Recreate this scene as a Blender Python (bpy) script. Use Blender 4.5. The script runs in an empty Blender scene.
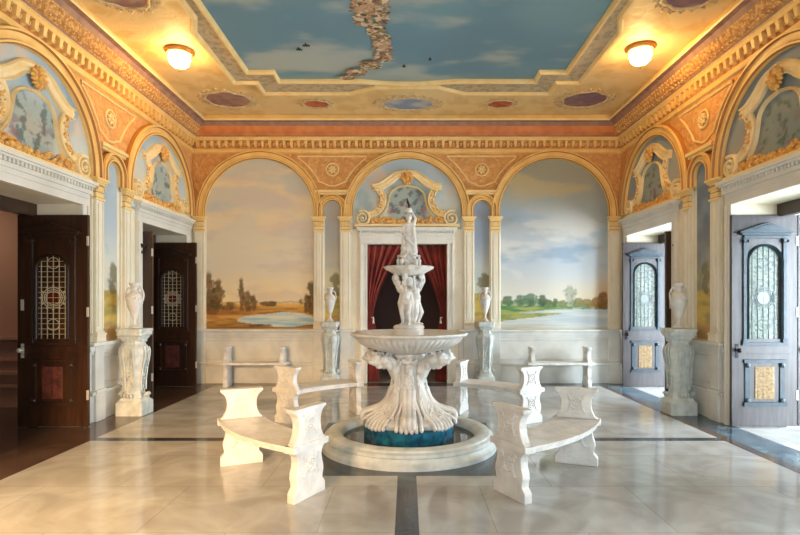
import bpy, bmesh, math, random
from mathutils import Vector, Matrix, noise
random.seed(7)
PI = math.pi
sc = bpy.context.scene
COL = sc.collection
HW, YB, ZC, YC = 4.18, 10.40, 5.12, 5.95      # half width, back wall, ceiling, room centre (fountain)

# ------------------------------------------------------------------ colour
def lin(c):
    return tuple(((v/255)/12.92 if v/255 <= .04045 else ((v/255+.055)/1.055)**2.4) for v in c[:3])
def mix(a, b, t):
    t = max(0., min(1., t)); return tuple(a[i]*(1-t)+b[i]*t for i in range(3))
def ss(a, b, x):
    t = max(0., min(1., (x-a)/(b-a))) if a != b else float(x > a); return t*t*(3-2*t)
def fbm(x, y, z=0., o=4, s=1.):
    v = 0; a = .5; f = s
    for _ in range(o):
        v += a*noise.noise((x*f, y*f, z*f+3.7)); a *= .5; f *= 2.03
    return v

# ------------------------------------------------------------------ materials
def new_mat(name):
    m = bpy.data.materials.new(name); m.use_nodes = True
    nt = m.node_tree; b = nt.nodes['Principled BSDF']; return m, nt, b
def mat(name, c, rough=.5, c2=None, scale=6., bump=0., bscale=40., metal=0., spec=.5, stretch=None, detail=5., lo=.35, hi=.65):
    m, nt, b = new_mat(name); N = nt.nodes; L = nt.links
    b.inputs['Roughness'].default_value = rough; b.inputs['Metallic'].default_value = metal
    b.inputs['Specular IOR Level'].default_value = spec
    tc = N.new('ShaderNodeTexCoord'); mp = N.new('ShaderNodeMapping'); L.new(tc.outputs['Object'], mp.inputs[0])
    if stretch: mp.inputs['Scale'].default_value = stretch
    if c2:
        n = N.new('ShaderNodeTexNoise'); n.inputs['Scale'].default_value = scale; n.inputs['Detail'].default_value = detail
        L.new(mp.outputs[0], n.inputs['Vector'])
        r = N.new('ShaderNodeValToRGB'); r.color_ramp.elements[0].position = lo; r.color_ramp.elements[1].position = hi
        r.color_ramp.elements[0].color = (*lin(c), 1); r.color_ramp.elements[1].color = (*lin(c2), 1)
        L.new(n.outputs[0], r.inputs[0]); L.new(r.outputs[0], b.inputs['Base Color'])
    else: b.inputs['Base Color'].default_value = (*lin(c), 1)
    if bump:
        n2 = N.new('ShaderNodeTexNoise'); n2.inputs['Scale'].default_value = bscale; n2.inputs['Detail'].default_value = 4
        L.new(mp.outputs[0], n2.inputs['Vector'])
        bp = N.new('ShaderNodeBump'); bp.inputs['Strength'].default_value = bump; bp.inputs['Distance'].default_value = .02
        L.new(n2.outputs[0], bp.inputs['Height']); L.new(bp.outputs[0], b.inputs['Normal'])
    return m
def floral(name, c, c2, scale=9., bump=.6, rough=.55):
    """ochre plaster with an all-over raised scroll pattern"""
    m, nt, b = new_mat(name); N = nt.nodes; L = nt.links; b.inputs['Roughness'].default_value = rough
    tc = N.new('ShaderNodeTexCoord'); v = N.new('ShaderNodeTexVoronoi'); v.feature = 'SMOOTH_F1'; v.inputs['Scale'].default_value = scale
    n = N.new('ShaderNodeTexNoise'); n.inputs['Scale'].default_value = scale*.7; n.inputs['Distortion'].default_value = 2.5
    L.new(tc.outputs['Object'], n.inputs['Vector']); L.new(tc.outputs['Object'], v.inputs['Vector'])
    mt = N.new('ShaderNodeMath'); mt.operation = 'ADD'; L.new(v.outputs['Distance'], mt.inputs[0]); L.new(n.outputs[0], mt.inputs[1])
    r = N.new('ShaderNodeValToRGB'); r.color_ramp.elements[0].position = .75; r.color_ramp.elements[1].position = 1.0
    r.color_ramp.elements[0].color = (*lin(c), 1); r.color_ramp.elements[1].color = (*lin(c2), 1)
    L.new(mt.outputs[0], r.inputs[0]); L.new(r.outputs[0], b.inputs['Base Color'])
    bp = N.new('ShaderNodeBump'); bp.inputs['Strength'].default_value = bump; bp.inputs['Distance'].default_value = .03
    L.new(mt.outputs[0], bp.inputs['Height']); L.new(bp.outputs[0], b.inputs['Normal'])
    return m
def marble(name, c, c2, rough=.12, tile=None, joint=(150,140,125), vein=2.0, spec=.5):
    m, nt, b = new_mat(name); N = nt.nodes; L = nt.links
    b.inputs['Specular IOR Level'].default_value = spec
    tc = N.new('ShaderNodeTexCoord')
    n = N.new('ShaderNodeTexNoise'); n.inputs['Scale'].default_value = vein; n.inputs['Detail'].default_value = 8; n.inputs['Distortion'].default_value = 1.2
    L.new(tc.outputs['Object'], n.inputs['Vector'])
    r = N.new('ShaderNodeValToRGB'); r.color_ramp.elements[0].position = .35; r.color_ramp.elements[1].position = .62
    r.color_ramp.elements[0].color = (*lin(c2), 1); r.color_ramp.elements[1].color = (*lin(c), 1)
    L.new(n.outputs[0], r.inputs[0]); out = r.outputs[0]
    if tile:
        br = N.new('ShaderNodeTexBrick'); br.inputs['Scale'].default_value = 1.; br.inputs['Mortar Size'].default_value = .004
        br.inputs['Brick Width'].default_value = tile[0]; br.inputs['Row Height'].default_value = tile[1]; br.offset = 0.5
        br.inputs['Color1'].default_value = (1, 1, 1, 1); br.inputs['Color2'].default_value = (.90, .91, .92, 1); br.inputs['Mortar'].default_value = (.72, .68, .62, 1)
        L.new(tc.outputs['Object'], br.inputs['Vector'])
        mx = N.new('ShaderNodeMix'); mx.data_type = 'RGBA'; mx.blend_type = 'MULTIPLY'; mx.inputs[0].default_value = 1
        L.new(out, mx.inputs[6]); L.new(br.outputs[0], mx.inputs[7]); out = mx.outputs[2]
    L.new(out, b.inputs['Base Color'])
    n3 = N.new('ShaderNodeTexNoise'); n3.inputs['Scale'].default_value = 3.; L.new(tc.outputs['Object'], n3.inputs['Vector'])
    mr = N.new('ShaderNodeMapRange'); mr.inputs[3].default_value = rough*.7; mr.inputs[4].default_value = rough*1.3
    L.new(n3.outputs[0], mr.inputs[0]); L.new(mr.outputs[0], b.inputs['Roughness'])
    return m
def paint_mat(name='fresco_paint', rough=.6):
    m, nt, b = new_mat(name); N = nt.nodes; L = nt.links; b.inputs['Roughness'].default_value = rough
    b.inputs['Specular IOR Level'].default_value = .3
    a = N.new('ShaderNodeVertexColor'); a.layer_name = 'Col'; L.new(a.outputs[0], b.inputs['Base Color'])
    return m
def glass_pane(name, c, c2, trans=.5, scale=22):
    m, nt, b = new_mat(name); N = nt.nodes; L = nt.links; b.inputs['Roughness'].default_value = .15
    tc = N.new('ShaderNodeTexCoord'); v = N.new('ShaderNodeTexVoronoi'); v.inputs['Scale'].default_value = scale
    L.new(tc.outputs['Object'], v.inputs['Vector'])
    mx = N.new('ShaderNodeMix'); mx.data_type = 'RGBA'; L.new(v.outputs['Color'], mx.inputs[0])
    sp = N.new('ShaderNodeSeparateColor'); L.new(v.outputs['Color'], sp.inputs[0]); L.new(sp.outputs[0], mx.inputs[0])
    mx.inputs[6].default_value = (*lin(c), 1); mx.inputs[7].default_value = (*lin(c2), 1)
    L.new(mx.outputs[2], b.inputs['Base Color'])
    tr = N.new('ShaderNodeBsdfTranslucent'); L.new(mx.outputs[2], tr.inputs[0])
    ms = N.new('ShaderNodeMixShader'); ms.inputs[0].default_value = trans
    L.new(b.outputs[0], ms.inputs[1]); L.new(tr.outputs[0], ms.inputs[2])
    L.new(ms.outputs[0], N['Material Output'].inputs[0]); return m
def emit(name, c, s):
    m, nt, b = new_mat(name); e = nt.nodes.new('ShaderNodeEmission'); e.inputs[0].default_value = (*c, 1); e.inputs[1].default_value = s
    nt.links.new(e.outputs[0], nt.nodes['Material Output'].inputs[0]); return m

M = dict(
    gold=mat('gold_plaster', (242,202,128), .45, (232,188,108), 5, .15, 30),
    palegold=mat('pale_gold_plaster', (246,218,156), .45, (238,204,134), 5),
    orange=floral('orange_stencilled_plaster', (228,174,106), (216,156,92), 13, 1.),
    red=mat('terracotta_band', (204,116,62), .5, (222,142,82), 5, .2, 40),
    friezegold=floral('gold_leaf_frieze', (232,180,108), (196,136,76), 22, .9),
    lilac=mat('mauve_soffit', (170,132,110), .6, (146,110,98), 8),
    cream=mat('cream_plaster', (236,228,206), .4, (228,218,192), 4, .08, 20),
    white=mat('white_plaster', (232,228,216), .35, (220,216,204), 3),
    dado=mat('dado_stone', (226,224,214), .25, (208,208,202), 3.5),
    stone=mat('white_carved_stone', (228,225,218), .35, (204,202,196), 7, .4, 30),
    greystone=mat('veined_carved_stone', (214,218,212), .4, (184,192,188), 8, .35, 30),
    ceil=floral('ochre_ceiling_plaster', (228,192,126), (238,208,148), 3.5, .3),
    frame=floral('carved_ceiling_border', (176,158,128), (204,184,146), 10, .8),
    paint=paint_mat(),
    brownline=mat('brown_lining', (176,118,58), .5),
    recess=mat('umber_frieze_ground', (190,124,66), .6, (206,142,82), 14),
    tan=mat('tan_relief', (232,206,156), .5, (212,180,130), 20, .4, 60),
    giltrelief=mat('gilt_relief', (244,196,108), .42, (206,140,62), 18, .35, 50),
    ribbon=mat('gilt_ribbon', (248,228,182), .42, (240,212,152), 6, .1, 30),
    floor=marble('cream_marble', (186,186,182), (164,162,156), .075, (1.25, .92)),
    slate=marble('dark_slate_band', (62,70,78), (44,48,54), .14),
    umber=marble('brown_band_dim_border', (92,72,62), (66,52,46), .16),
    blue=marble('blue_grey_marble', (86,112,124), (48,62,74), .16, None, vein=3),
    teal=mat('glazed_teal_tile', (40,116,142), .15, (24,64,88), 12),
    water=None,
    darkwood=mat('dark_walnut', (66,42,28), .3, (48,30,20), 4, 0, 10, stretch=(6,6,.6)),
    daylitwood=mat('daylit_grey_wood', (76,70,70), .3, (58,52,53), 4, 0, 10, stretch=(6,6,.6)),  # daylight sheen on the right doors put into a greyer wood colour
    tealtrim=mat('teal_painted_carving', (38,62,74), .35, (22,36,46), 12),
    darktrim=mat('dark_carving', (52,34,24), .35),
    came=mat('pale_lead_came', (206,196,168), .4),
    leadgrey=mat('grey_lead_came', (120,130,128), .4),
    glasswarm=glass_pane('dim_leaded_glass', (90,60,40), (50,36,28), .35),
    glasscool=glass_pane('backlit_leaded_glass', (176,184,170), (104,124,114), .45, 34),  # backlight put into the glass colour: paler right panes, darker left panes
    ruby=mat('ruby_glass', (92,34,20), .15),
    brassgrille=mat('gilt_grille', (176,150,104), .4, (120,88,50), 30, .5, 60),
    pink=mat('rose_panel', (112,60,50), .5, (82,42,38), 14),
    iron=mat('black_iron', (26,24,26), .35, metal=.6),
    chrome=mat('pale_metal', (220,216,205), .3, metal=.3),
    velvet=mat('crimson_velvet', (142,52,40), .8, (110,36,30), 3),
    tassel=mat('cream_tassel', (225,214,190), .7),
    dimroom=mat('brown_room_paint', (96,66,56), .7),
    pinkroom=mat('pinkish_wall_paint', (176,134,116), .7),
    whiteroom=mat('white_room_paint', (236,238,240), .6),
    bronze=mat('bronze_spout', (50,44,38), .4, metal=.7),
    lampring=mat('lamp_brass', (200,140,70), .35, metal=.4),
    globe=emit('lit_opal_glass', (1., .62, .22), 110.),
    leafgreen=mat('painted_leaf', (96,112,84), .6),
)
m, nt, b = new_mat('pool_water'); b.inputs['Base Color'].default_value = (*lin((70,84,76)), 1); b.inputs['Roughness'].default_value = .04
b.inputs['Transmission Weight'].default_value = .5; b.inputs['IOR'].default_value = 1.33
tn = nt.nodes.new('ShaderNodeTexNoise'); tn.inputs['Scale'].default_value = 14; bp = nt.nodes.new('ShaderNodeBump'); bp.inputs['Strength'].default_value = .12
nt.links.new(tn.outputs[0], bp.inputs['Height']); nt.links.new(bp.outputs[0], b.inputs['Normal']); M['water'] = m

# ------------------------------------------------------------------ mesh builder
class MB:
    def __init__(s): s.v = []; s.f = []; s.mi = []; s.c = None; s.cur = 0
    def add(s, vs, fs):
        o = len(s.v); s.v += [tuple(v) for v in vs]
        for f in fs: s.f.append(tuple(i+o for i in f)); s.mi.append(s.cur)
        return s
    def mat(s, i): s.cur = i; return s
    def bx(s, x0, x1, y0, y1, z0, z1):
        vs = [(x, y, z) for z in (z0, z1) for y in (y0, y1) for x in (x0, x1)]
        return s.add(vs, [(0,2,3,1), (4,5,7,6), (0,1,5,4), (2,6,7,3), (0,4,6,2), (1,3,7,5)])
    def rings(s, rs, close=True, caps=True):
        n = len(rs[0]); vs = [p for r in rs for p in r]; fs = []
        for i in range(len(rs)-1):
            for j in range(n if close else n-1):
                k = (j+1) % n; fs.append((i*n+j, i*n+k, (i+1)*n+k, (i+1)*n+j))
        if caps: fs.append(tuple(range(n))[::-1]); fs.append(tuple((len(rs)-1)*n+j for j in range(n)))
        return s.add(vs, fs)
    def lathe(s, prof, n=32, c=(0,0,0), rf=None, caps=True):
        rs = []
        for (r, z) in prof:
            ring = []
            for j in range(n):
                a = 2*PI*j/n; rr = max(r, .0005)*(rf(a, z) if rf else 1); ring.append((c[0]+rr*math.cos(a), c[1]+rr*math.sin(a), c[2]+z))
            rs.append(ring)
        return s.rings(rs, True, caps)
    def tube(s, pts, rad, n=8, closed=False, flat=1.):
        pts = [Vector(p) for p in pts]; m = len(pts); rs = []; up = Vector((0.13, .21, .97)).normalized()
        for i, p in enumerate(pts):
            a = pts[(i-1) % m] if (closed or i > 0) else p; b_ = pts[(i+1) % m] if (closed or i < m-1) else p
            t = (b_-a); t = t.normalized() if t.length > 1e-9 else Vector((0,0,1))
            u = t.cross(up); u = u.normalized() if u.length > 1e-4 else Vector((1,0,0)); w = u.cross(t)
            r = rad[i] if isinstance(rad, (list, tuple)) else rad
            rs.append([p+u*(r*math.cos(2*PI*j/n))+w*(r*flat*math.sin(2*PI*j/n)) for j in range(n)])
        if closed: rs.append(rs[0]); return s.rings(rs, True, False)
        return s.rings(rs)
    def ell(s, c, r, n=10, m=7, rot=None):
        if isinstance(r, (int, float)): r = (r, r, r)
        R = rot or Matrix.Identity(3); c = Vector(c); rs = []
        for i in range(m+1):
            t = -PI/2+PI*i/m; cr = max(math.cos(t), .02)
            rs.append([c+R@Vector((r[0]*cr*math.cos(2*PI*j/n), r[1]*cr*math.sin(2*PI*j/n), r[2]*math.sin(t))) for j in range(n)])
        return s.rings(rs)
    def cap(s, a, b_, ra, rb, n=10):
        a = Vector(a); b_ = Vector(b_); s.tube([a, a.lerp(b_, .5), b_], [ra, (ra+rb)/2, rb], n); s.ell(a, ra, n, 6); return s.ell(b_, rb, n, 6)
    def extr(s, poly, y0, y1):
        """polygon in x,z extruded along y"""
        n = len(poly); vs = [(x, y0, z) for x, z in poly]+[(x, y1, z) for x, z in poly]
        return s.add(vs, [tuple(range(n)), tuple(range(2*n-1, n-1, -1))]+[(i, (i+1) % n, n+(i+1) % n, n+i) for i in range(n)])
    def ribbon(s, pts, w, h, y=0., prof=((-1,0),(-1,.8),(-.82,1),(-.6,.55),(0,.8),(.6,.55),(.82,1),(1,.8),(1,0))):
        """moulded band lying on the wall (x,z plane), swelling toward -y"""
        m = len(pts); rs = []
        for i in range(m):
            a = pts[max(0, i-1)]; b_ = pts[min(m-1, i+1)]; dx, dz = b_[0]-a[0], b_[1]-a[1]; l = math.hypot(dx, dz) or 1
            nx, nz = -dz/l, dx/l; ww = (w[i] if isinstance(w, (list, tuple)) else w)/2
            rs.append([(pts[i][0]+nx*ww*o, y-h*q, pts[i][1]+nz*ww*o) for o, q in prof])
        return s.rings(rs, True, True)
    def build(s, name, mats, parent=None, smooth=False, mods=None, auto=None):
        me = bpy.data.meshes.new(name); me.from_pydata(s.v, [], s.f)
        if not isinstance(mats, (list, tuple)): mats = [mats]
        for mm in mats: me.materials.append(mm)
        for p, k in zip(me.polygons, s.mi): p.material_index = k
        bm = bmesh.new(); bm.from_mesh(me); bmesh.ops.recalc_face_normals(bm, faces=bm.faces)
        if auto is not None:
            for e in bm.edges:
                if len(e.link_faces) == 2 and e.calc_face_angle(0) > math.radians(auto): e.smooth = False
            smooth = True
        for f in bm.faces: f.smooth = smooth
        bm.to_mesh(me); bm.free()
        if s.c:
            ca = me.color_attributes.new('Col', 'FLOAT_COLOR', 'POINT')
            for i, c in enumerate(s.c): ca.data[i].color = (*c, 1)
        o = bpy.data.objects.new(name, me); COL.objects.link(o)
        if parent: o.parent = parent
        return o
def bevel(o, w=.004, seg=2):
    b = o.modifiers.new('bevel', 'BEVEL'); b.width = w; b.segments = seg; b.limit_method = 'ANGLE'; return o
def tag(o, label=None, cat=None, group=None, kind=None):
    if label: o['label'] = label
    if cat: o['category'] = cat
    if group: o['group'] = group
    if kind: o['kind'] = kind
    return o
def thing(name, label, cat, loc=(0,0,0), rz=0., group=None, kind=None):
    o = bpy.data.objects.new(name, None); COL.objects.link(o); o.empty_display_size = .1
    o.location = loc; o.rotation_euler = (0,0,rz); return tag(o, label, cat, group, kind)
def dup(root, loc, rz, label=None, group=None, scale=None):
    r = root.copy(); COL.objects.link(r); r.location = loc; r.rotation_euler = (0,0,rz)
    if scale: r.scale = scale
    if label: r['label'] = label
    if group: r['group'] = group
    for ch in list(root.children):
        c = ch.copy(); COL.objects.link(c); c.parent = r
        for g in list(ch.children):
            d = g.copy(); COL.objects.link(d); d.parent = c
    return r
# place a wall-frame item (local x along wall, -y into room) on a wall
def onwall(side, s):
    if side == 'back': return (s, YB, 0), 0.
    if side == 'left': return (-HW, s, 0), PI/2
    return (HW, s, 0), -PI/2
def blobs(mb, rnd, spots, r0, r1, y=0., flat=.6):
    for (x, z) in spots:
        r = rnd.uniform(r0, r1); a = rnd.uniform(0, PI)
        mb.ell((x, y, z), (r, r*flat, r*rnd.uniform(.45, .9)), 8, 5, Matrix.Rotation(a, 3, 'Y'))

# ------------------------------------------------------------------ floor
fl = MB()
xs = [-HW-.65, -HW, -3.76, -3.63, -1.03, -.085, .085, 1.03, 3.63, 3.76, HW, HW+.65]
ys = [-1.5, 4.88, 6.10, 6.24, 7.02, 10.02, 10.12, YB]
for i in range(len(xs)-1):
    for j in range(len(ys)-1):
        x = (xs[i]+xs[i+1])/2; y = (ys[j]+ys[j+1])/2; ax = abs(x)
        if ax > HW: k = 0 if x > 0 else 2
        elif ax > 3.76 or y > 10.12: k = 3 if x > 0 else 2  # one border stone; left copy browned for the reflected dark passage
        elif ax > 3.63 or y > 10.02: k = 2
        elif ax < 1.03 and 4.88 < y < 7.02: k = 1
        elif 6.1 < y < 6.24: k = 1
        elif ax < .085: k = 1
        else: k = 0
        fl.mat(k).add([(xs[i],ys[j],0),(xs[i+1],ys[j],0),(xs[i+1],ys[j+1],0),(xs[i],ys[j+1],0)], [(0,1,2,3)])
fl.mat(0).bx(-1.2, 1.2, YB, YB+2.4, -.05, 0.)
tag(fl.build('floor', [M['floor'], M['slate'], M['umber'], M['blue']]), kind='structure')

# ------------------------------------------------------------------ walls
OPH, OPW = 2.83, .84            # side openings: height, half width
T = .65
doorsY = (YC, 9.16)
def wall_side(side):
    mb = MB(); sg = -1 if side == 'left' else 1
    x0, x1 = sorted((sg*HW, sg*(HW+T)))
    ops = [(2.0, 3.7), (YC-OPW, YC+OPW), (9.16-OPW, 9.16+OPW)]; y = -1.5
    def seg(a, b_, z0, z1):
        for (za, zb, k) in ((0, 3.24, 0), (3.24, 4.5, 1), (4.5, 5.3, 2)):
            lo, hi = max(z0, za), min(z1, zb)
            if hi > lo: mb.mat(k).bx(x0, x1, a, b_, lo, hi)
    for a, b_ in ops:
        seg(y, a, 0, 5.3); seg(a, b_, OPH, 5.3); y = b_
    seg(y, YB+T, 0, 5.3)
    return tag(mb.build('wall_'+side, [M['cream'], M['orange'], M['gold']]), kind='structure')
wall_side('left'); wall_side('right')
mb = MB()
for (a, b_, z0) in ((-HW, -.78, 0), (-.78, .78, 2.71), (.78, HW, 0)):
    for (za, zb, k) in ((0, 3.24, 0), (3.24, 4.5, 1), (4.5, 5.3, 2)):
        lo = max(z0, za)
        if zb > lo: mb.mat(k).bx(a, b_, YB, YB+.35, lo, zb)
tag(mb.build('wall_back', [M['cream'], M['orange'], M['gold']]), kind='structure')
mb = MB()   # wall behind the camera with three tall openings made up to let light in
for a, b_ in ((-HW-T, -3.4), (-1.9, -1.1), (1.1, 1.9), (3.4, HW+T)): mb.bx(a, b_, -1.85, -1.5, 0, 5.3)
for a, b_ in ((-3.4, -1.9), (-1.1, 1.1), (1.9, 3.4)): mb.bx(a, b_, -1.85, -1.5, 3.6, 5.3)
tag(mb.build('wall_front', M['cream']), kind='structure')

# ------------------------------------------------------------------ ceiling with painted sky
def cplane(mb, poly, z): return mb.add([(x, y, z) for x, y in poly], [tuple(range(len(poly)))])
mb = MB(); mb.bx(-HW-T, HW+T, -1.85, YB+T, ZC, ZC+.2)
tag(mb.build('ceiling', M['ceil']), kind='structure')
OQ = [(0,8.68),(.5,8.68),(.95,8.95),(2.4,8.95),(2.4,8.5),(2.76,8.5),(2.76,6.9),(2.62,6.55),(2.62,YC)]
IQ = [(0,8.56),(.2,8.56),(.75,8.46),(2.04,8.46),(2.04,8.12),(2.44,8.12),(2.44,6.85),(2.44,6.5),(2.44,YC)]
def full(q):
    a = q[:]; b_ = [(x, 2*YC-y) for x, y in reversed(q[:-1])]; r = a+b_
    return r+[(-x, y) for x, y in reversed(r[1:-1])]
O, I = full(OQ), full(IQ); n = len(O)
mb = MB(); z = ZC-.03
for i in range(n):
    j = (i+1) % n; mb.add([(*O[i], z), (*O[j], z), (*I[j], z), (*I[i], z)], [(0,1,2,3)])
fr = thing('ceiling_frame', 'carved notched border framing the painted sky on the ceiling', 'ceiling moulding', (0,YC,ZC))
def toloc(o, l): 
    for v in o.data.vertices: v.co -= Vector(l)
    return o
toloc(mb.build('carved_band', M['frame'], fr), (0,YC,ZC))
def loop_mould(pts, w, z0, z1):
    mb = MB(); m = len(pts); rs = []
    for i in range(m):
        p = Vector((*pts[i], 0)); a = Vector((*pts[i-1], 0)); b_ = Vector((*pts[(i+1) % m], 0))
        d1 = (p-a).normalized(); d2 = (b_-p).normalized(); n1 = Vector((-d1.y, d1.x, 0)); n2 = Vector((-d2.y, d2.x, 0))
        nn = (n1+n2).normalized(); k = 1/max(.5, nn.dot(n1)); u = nn*k*w/2
        rs.append([(p.x-u.x, p.y-u.y, z1), (p.x-u.x, p.y-u.y, (z0+z1)/2), (p.x-u.x*.4, p.y-u.y*.4, z0), (p.x+u.x*.4, p.y+u.y*.4, z0), (p.x+u.x, p.y+u.y, (z0+z1)/2), (p.x+u.x, p.y+u.y, z1)])
    rs.append(rs[0]); return mb.rings(rs, True, False)
toloc(loop_mould(O, .09, ZC-.075, ZC).build('outer_moulding', M['palegold'], fr), (0,YC,ZC))
toloc(loop_mould(I, .07, ZC-.075, ZC).build('inner_moulding', M['palegold'], fr), (0,YC,ZC))
# painted sky
SKY = dict(a=lin((124,160,170)), b=lin((128,170,178)), c=lin((186,192,180)), d=lin((108,146,164)))
mb = MB(); mb.c = []; nx, ny = 110, 130
x0, x1, y0, y1 = -2.5, 2.5, 2*YC-8.6, 8.6; vs = []
for j in range(ny+1):
    for i in range(nx+1):
        x = x0+(x1-x0)*i/nx; y = y0+(y1-y0)*j/ny; vs.append((x, y, ZC-.012))
        c = mix(SKY['a'], SKY['d'], ss(-.3, .3, fbm(x, y, 1, 3, .5)))
        cl = ss(.02, .32, fbm(x*.8+y*.5, y*1.6-x*.3, 5, 5, .8)+.22*math.exp(-((x+1.0)**2*.6+(y-7.8)**2*1.2)))
        c = mix(c, SKY['c'], cl*.75); c = mix(c, lin((150,160,140)), .5*ss(8.2, 8.5, y)); mb.c.append(c)
mb.add(vs, [(j*(nx+1)+i, j*(nx+1)+i+1, (j+1)*(nx+1)+i+1, (j+1)*(nx+1)+i) for j in range(ny) for i in range(nx)])
sky = thing('sky_fresco', 'blue cloudy sky painted on the ceiling inside the notched border', 'ceiling painting', (0,YC,ZC))
toloc(mb.build('painted_sky', M['paint'], sky), (0,YC,ZC))
def cpt(px, py, hh=3.5):     # ceiling spot seen at a given place in the photograph
    d = 533.3*hh/(301-py); return ((px-407)/533.3*d, d)
# painted flower garland with putti (flat paint: thin patches on the ceiling plane)
rnd = random.Random(3); mb = MB(); mb.c = []
pal = [lin(c) for c in ((206,178,140),(190,150,118),(222,200,166),(160,116,92),(150,140,96),(214,168,130),(120,100,80),(232,214,180))]
path = [((371,-16),24,12),((370,0),21,10),((370,9),21,10),((371,19),18,9),((376,30),9,7),((381,39),10,7),((383,47),9,6),((383,56),10,5),((370,64),12,4.5),((357,71),10,3.5),((347,76),7,2)]
lay = 0
for (p, rx, ry) in path:
    for k in range(110):
        a = rnd.uniform(0, 2*PI); q = math.sqrt(rnd.random()); x, y = cpt(p[0]+rx*q*math.cos(a), p[1]+ry*q*math.sin(a))
        r = rnd.uniform(.022, .055)*(1 if q < .8 else .6); c = rnd.choice(pal); m_ = 7; lay += 1; zz = ZC-.0135-lay*.00003
        st = rnd.uniform(0, PI); pts = [(x+r*rnd.uniform(.75, 1.15)*math.cos(st+2*PI*t/m_), y+r*rnd.uniform(.6, 1.)*math.sin(st+2*PI*t/m_), zz) for t in range(m_)]
        mb.add(pts, [tuple(range(m_))]); mb.c += [mix(c, (0,0,0), rnd.uniform(0, .25))]*m_
g = toloc(mb.build('flower_garland', M['paint'], sky), (0,YC,ZC)); g['label'] = 'painted garland of pink and tan blossoms'
for (px, py, w) in ((306,45,6),(299,49,5),(404,66,3.2),(430,59,2.5)):
    mb = MB(); mb.c = []; x, y = cpt(px, py); s_ = w*.010; zz = ZC-.022
    mb.add([(x-s_, y+.02, zz), (x-s_*.5, y-.02, zz), (x-.012, y-.03, zz), (x, y-.08, zz), (x+.012, y-.03, zz), (x+s_*.5, y-.02, zz), (x+s_, y+.02, zz), (x+s_*.5, y+.05, zz), (x+.015, y+.03, zz), (x, y+.06, zz), (x-.015, y+.03, zz), (x-s_*.5, y+.05, zz)], [tuple(range(12))])
    mb.c += [lin((46,50,48))]*12; toloc(mb.build('painted_bird', M['paint'], sky), (0,YC,ZC))
# ceiling medallions
def medallion(x, y, a, b_, col, col2, label, seed):
    rn = random.Random(seed); t = thing('ceiling_medallion', label, 'medallion', (x, y, ZC))
    mb = MB(); mb.c = []; K, Rn = 40, 10; vs = [(0,0,-.012)]; mb.c.append(lin(col))
    for j in range(1, Rn+1):
        for k in range(K):
            th = 2*PI*k/K; q = j/Rn; px, py = a*.72*q*math.cos(th), b_*.72*q*math.sin(th); vs.append((px, py, -.012))
            mb.c.append(mix(lin(col), lin(col2), ss(-.15, .25, fbm(px+x, py+y, seed, 4, 5.))))
    fs = [(0, 1+k, 1+(k+1) % K) for k in range(K)]
    for j in range(Rn-1): fs += [(1+j*K+k, 1+(j+1)*K+k, 1+(j+1)*K+(k+1) % K, 1+j*K+(k+1) % K) for k in range(K)]
    mb.add(vs, fs); mb.build('painted_field', M['paint'], t)
    mb = MB(); pts = []
    for k in range(64):
        th = 2*PI*k/64; w = 1+.05*math.sin(8*th)+.03*math.sin(5*th+seed); pts.append((a*.78*w*math.cos(th), b_*.78*w*math.sin(th), -.012))
    mb.tube(pts, .022, 6, True, .7)
    for k in range(22 if a > .35 else 14):
        N_ = 22 if a > .35 else 14; th = 2*PI*k/N_; cx, cy = a*.9*math.cos(th), b_*.9*math.sin(th); r = .11*a*rn.uniform(.8, 1.3)
        sp = [(cx+r*(1-u)*math.cos(th+u*9), cy+r*(1-u)*math.sin(th+u*9), -.01) for u in (0,.1,.2,.3,.4,.5,.6,.7,.8)]
        mb.tube(sp, [.016*(1-.5*u) for u in (0,.1,.2,.3,.4,.5,.6,.7,.8)], 5, False, .7)
    mb.build('scrolled_rim', M['tan'], t, True); return t
med = [(-3.12,9.3,.5,.46,(150,112,110),(176,140,120),'purple corner medallion on the ceiling at back left'),
       (3.1,9.3,.5,.46,(136,104,116),(170,138,126),'purple corner medallion on the ceiling at back right'),
       (-1.62,9.5,.30,.24,(176,84,52),(202,120,80),'small red medallion on the ceiling left of the blue one'),
       (1.66,9.5,.30,.24,(176,84,52),(202,120,80),'small red medallion on the ceiling right of the blue one'),
       (.02,9.5,.6,.36,(132,150,176),(186,186,184),'oval blue medallion on the ceiling above the middle arch'),
       (-3.28,6.0,.44,.52,(150,112,110),(180,150,120),'oval medallion on the left ceiling strip in front of the lamp'),
       (3.28,6.0,.44,.52,(136,104,116),(170,138,126),'oval medallion on the right ceiling strip in front of the lamp')]
for i, a in enumerate(med): medallion(*a, seed=i+2)

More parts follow.
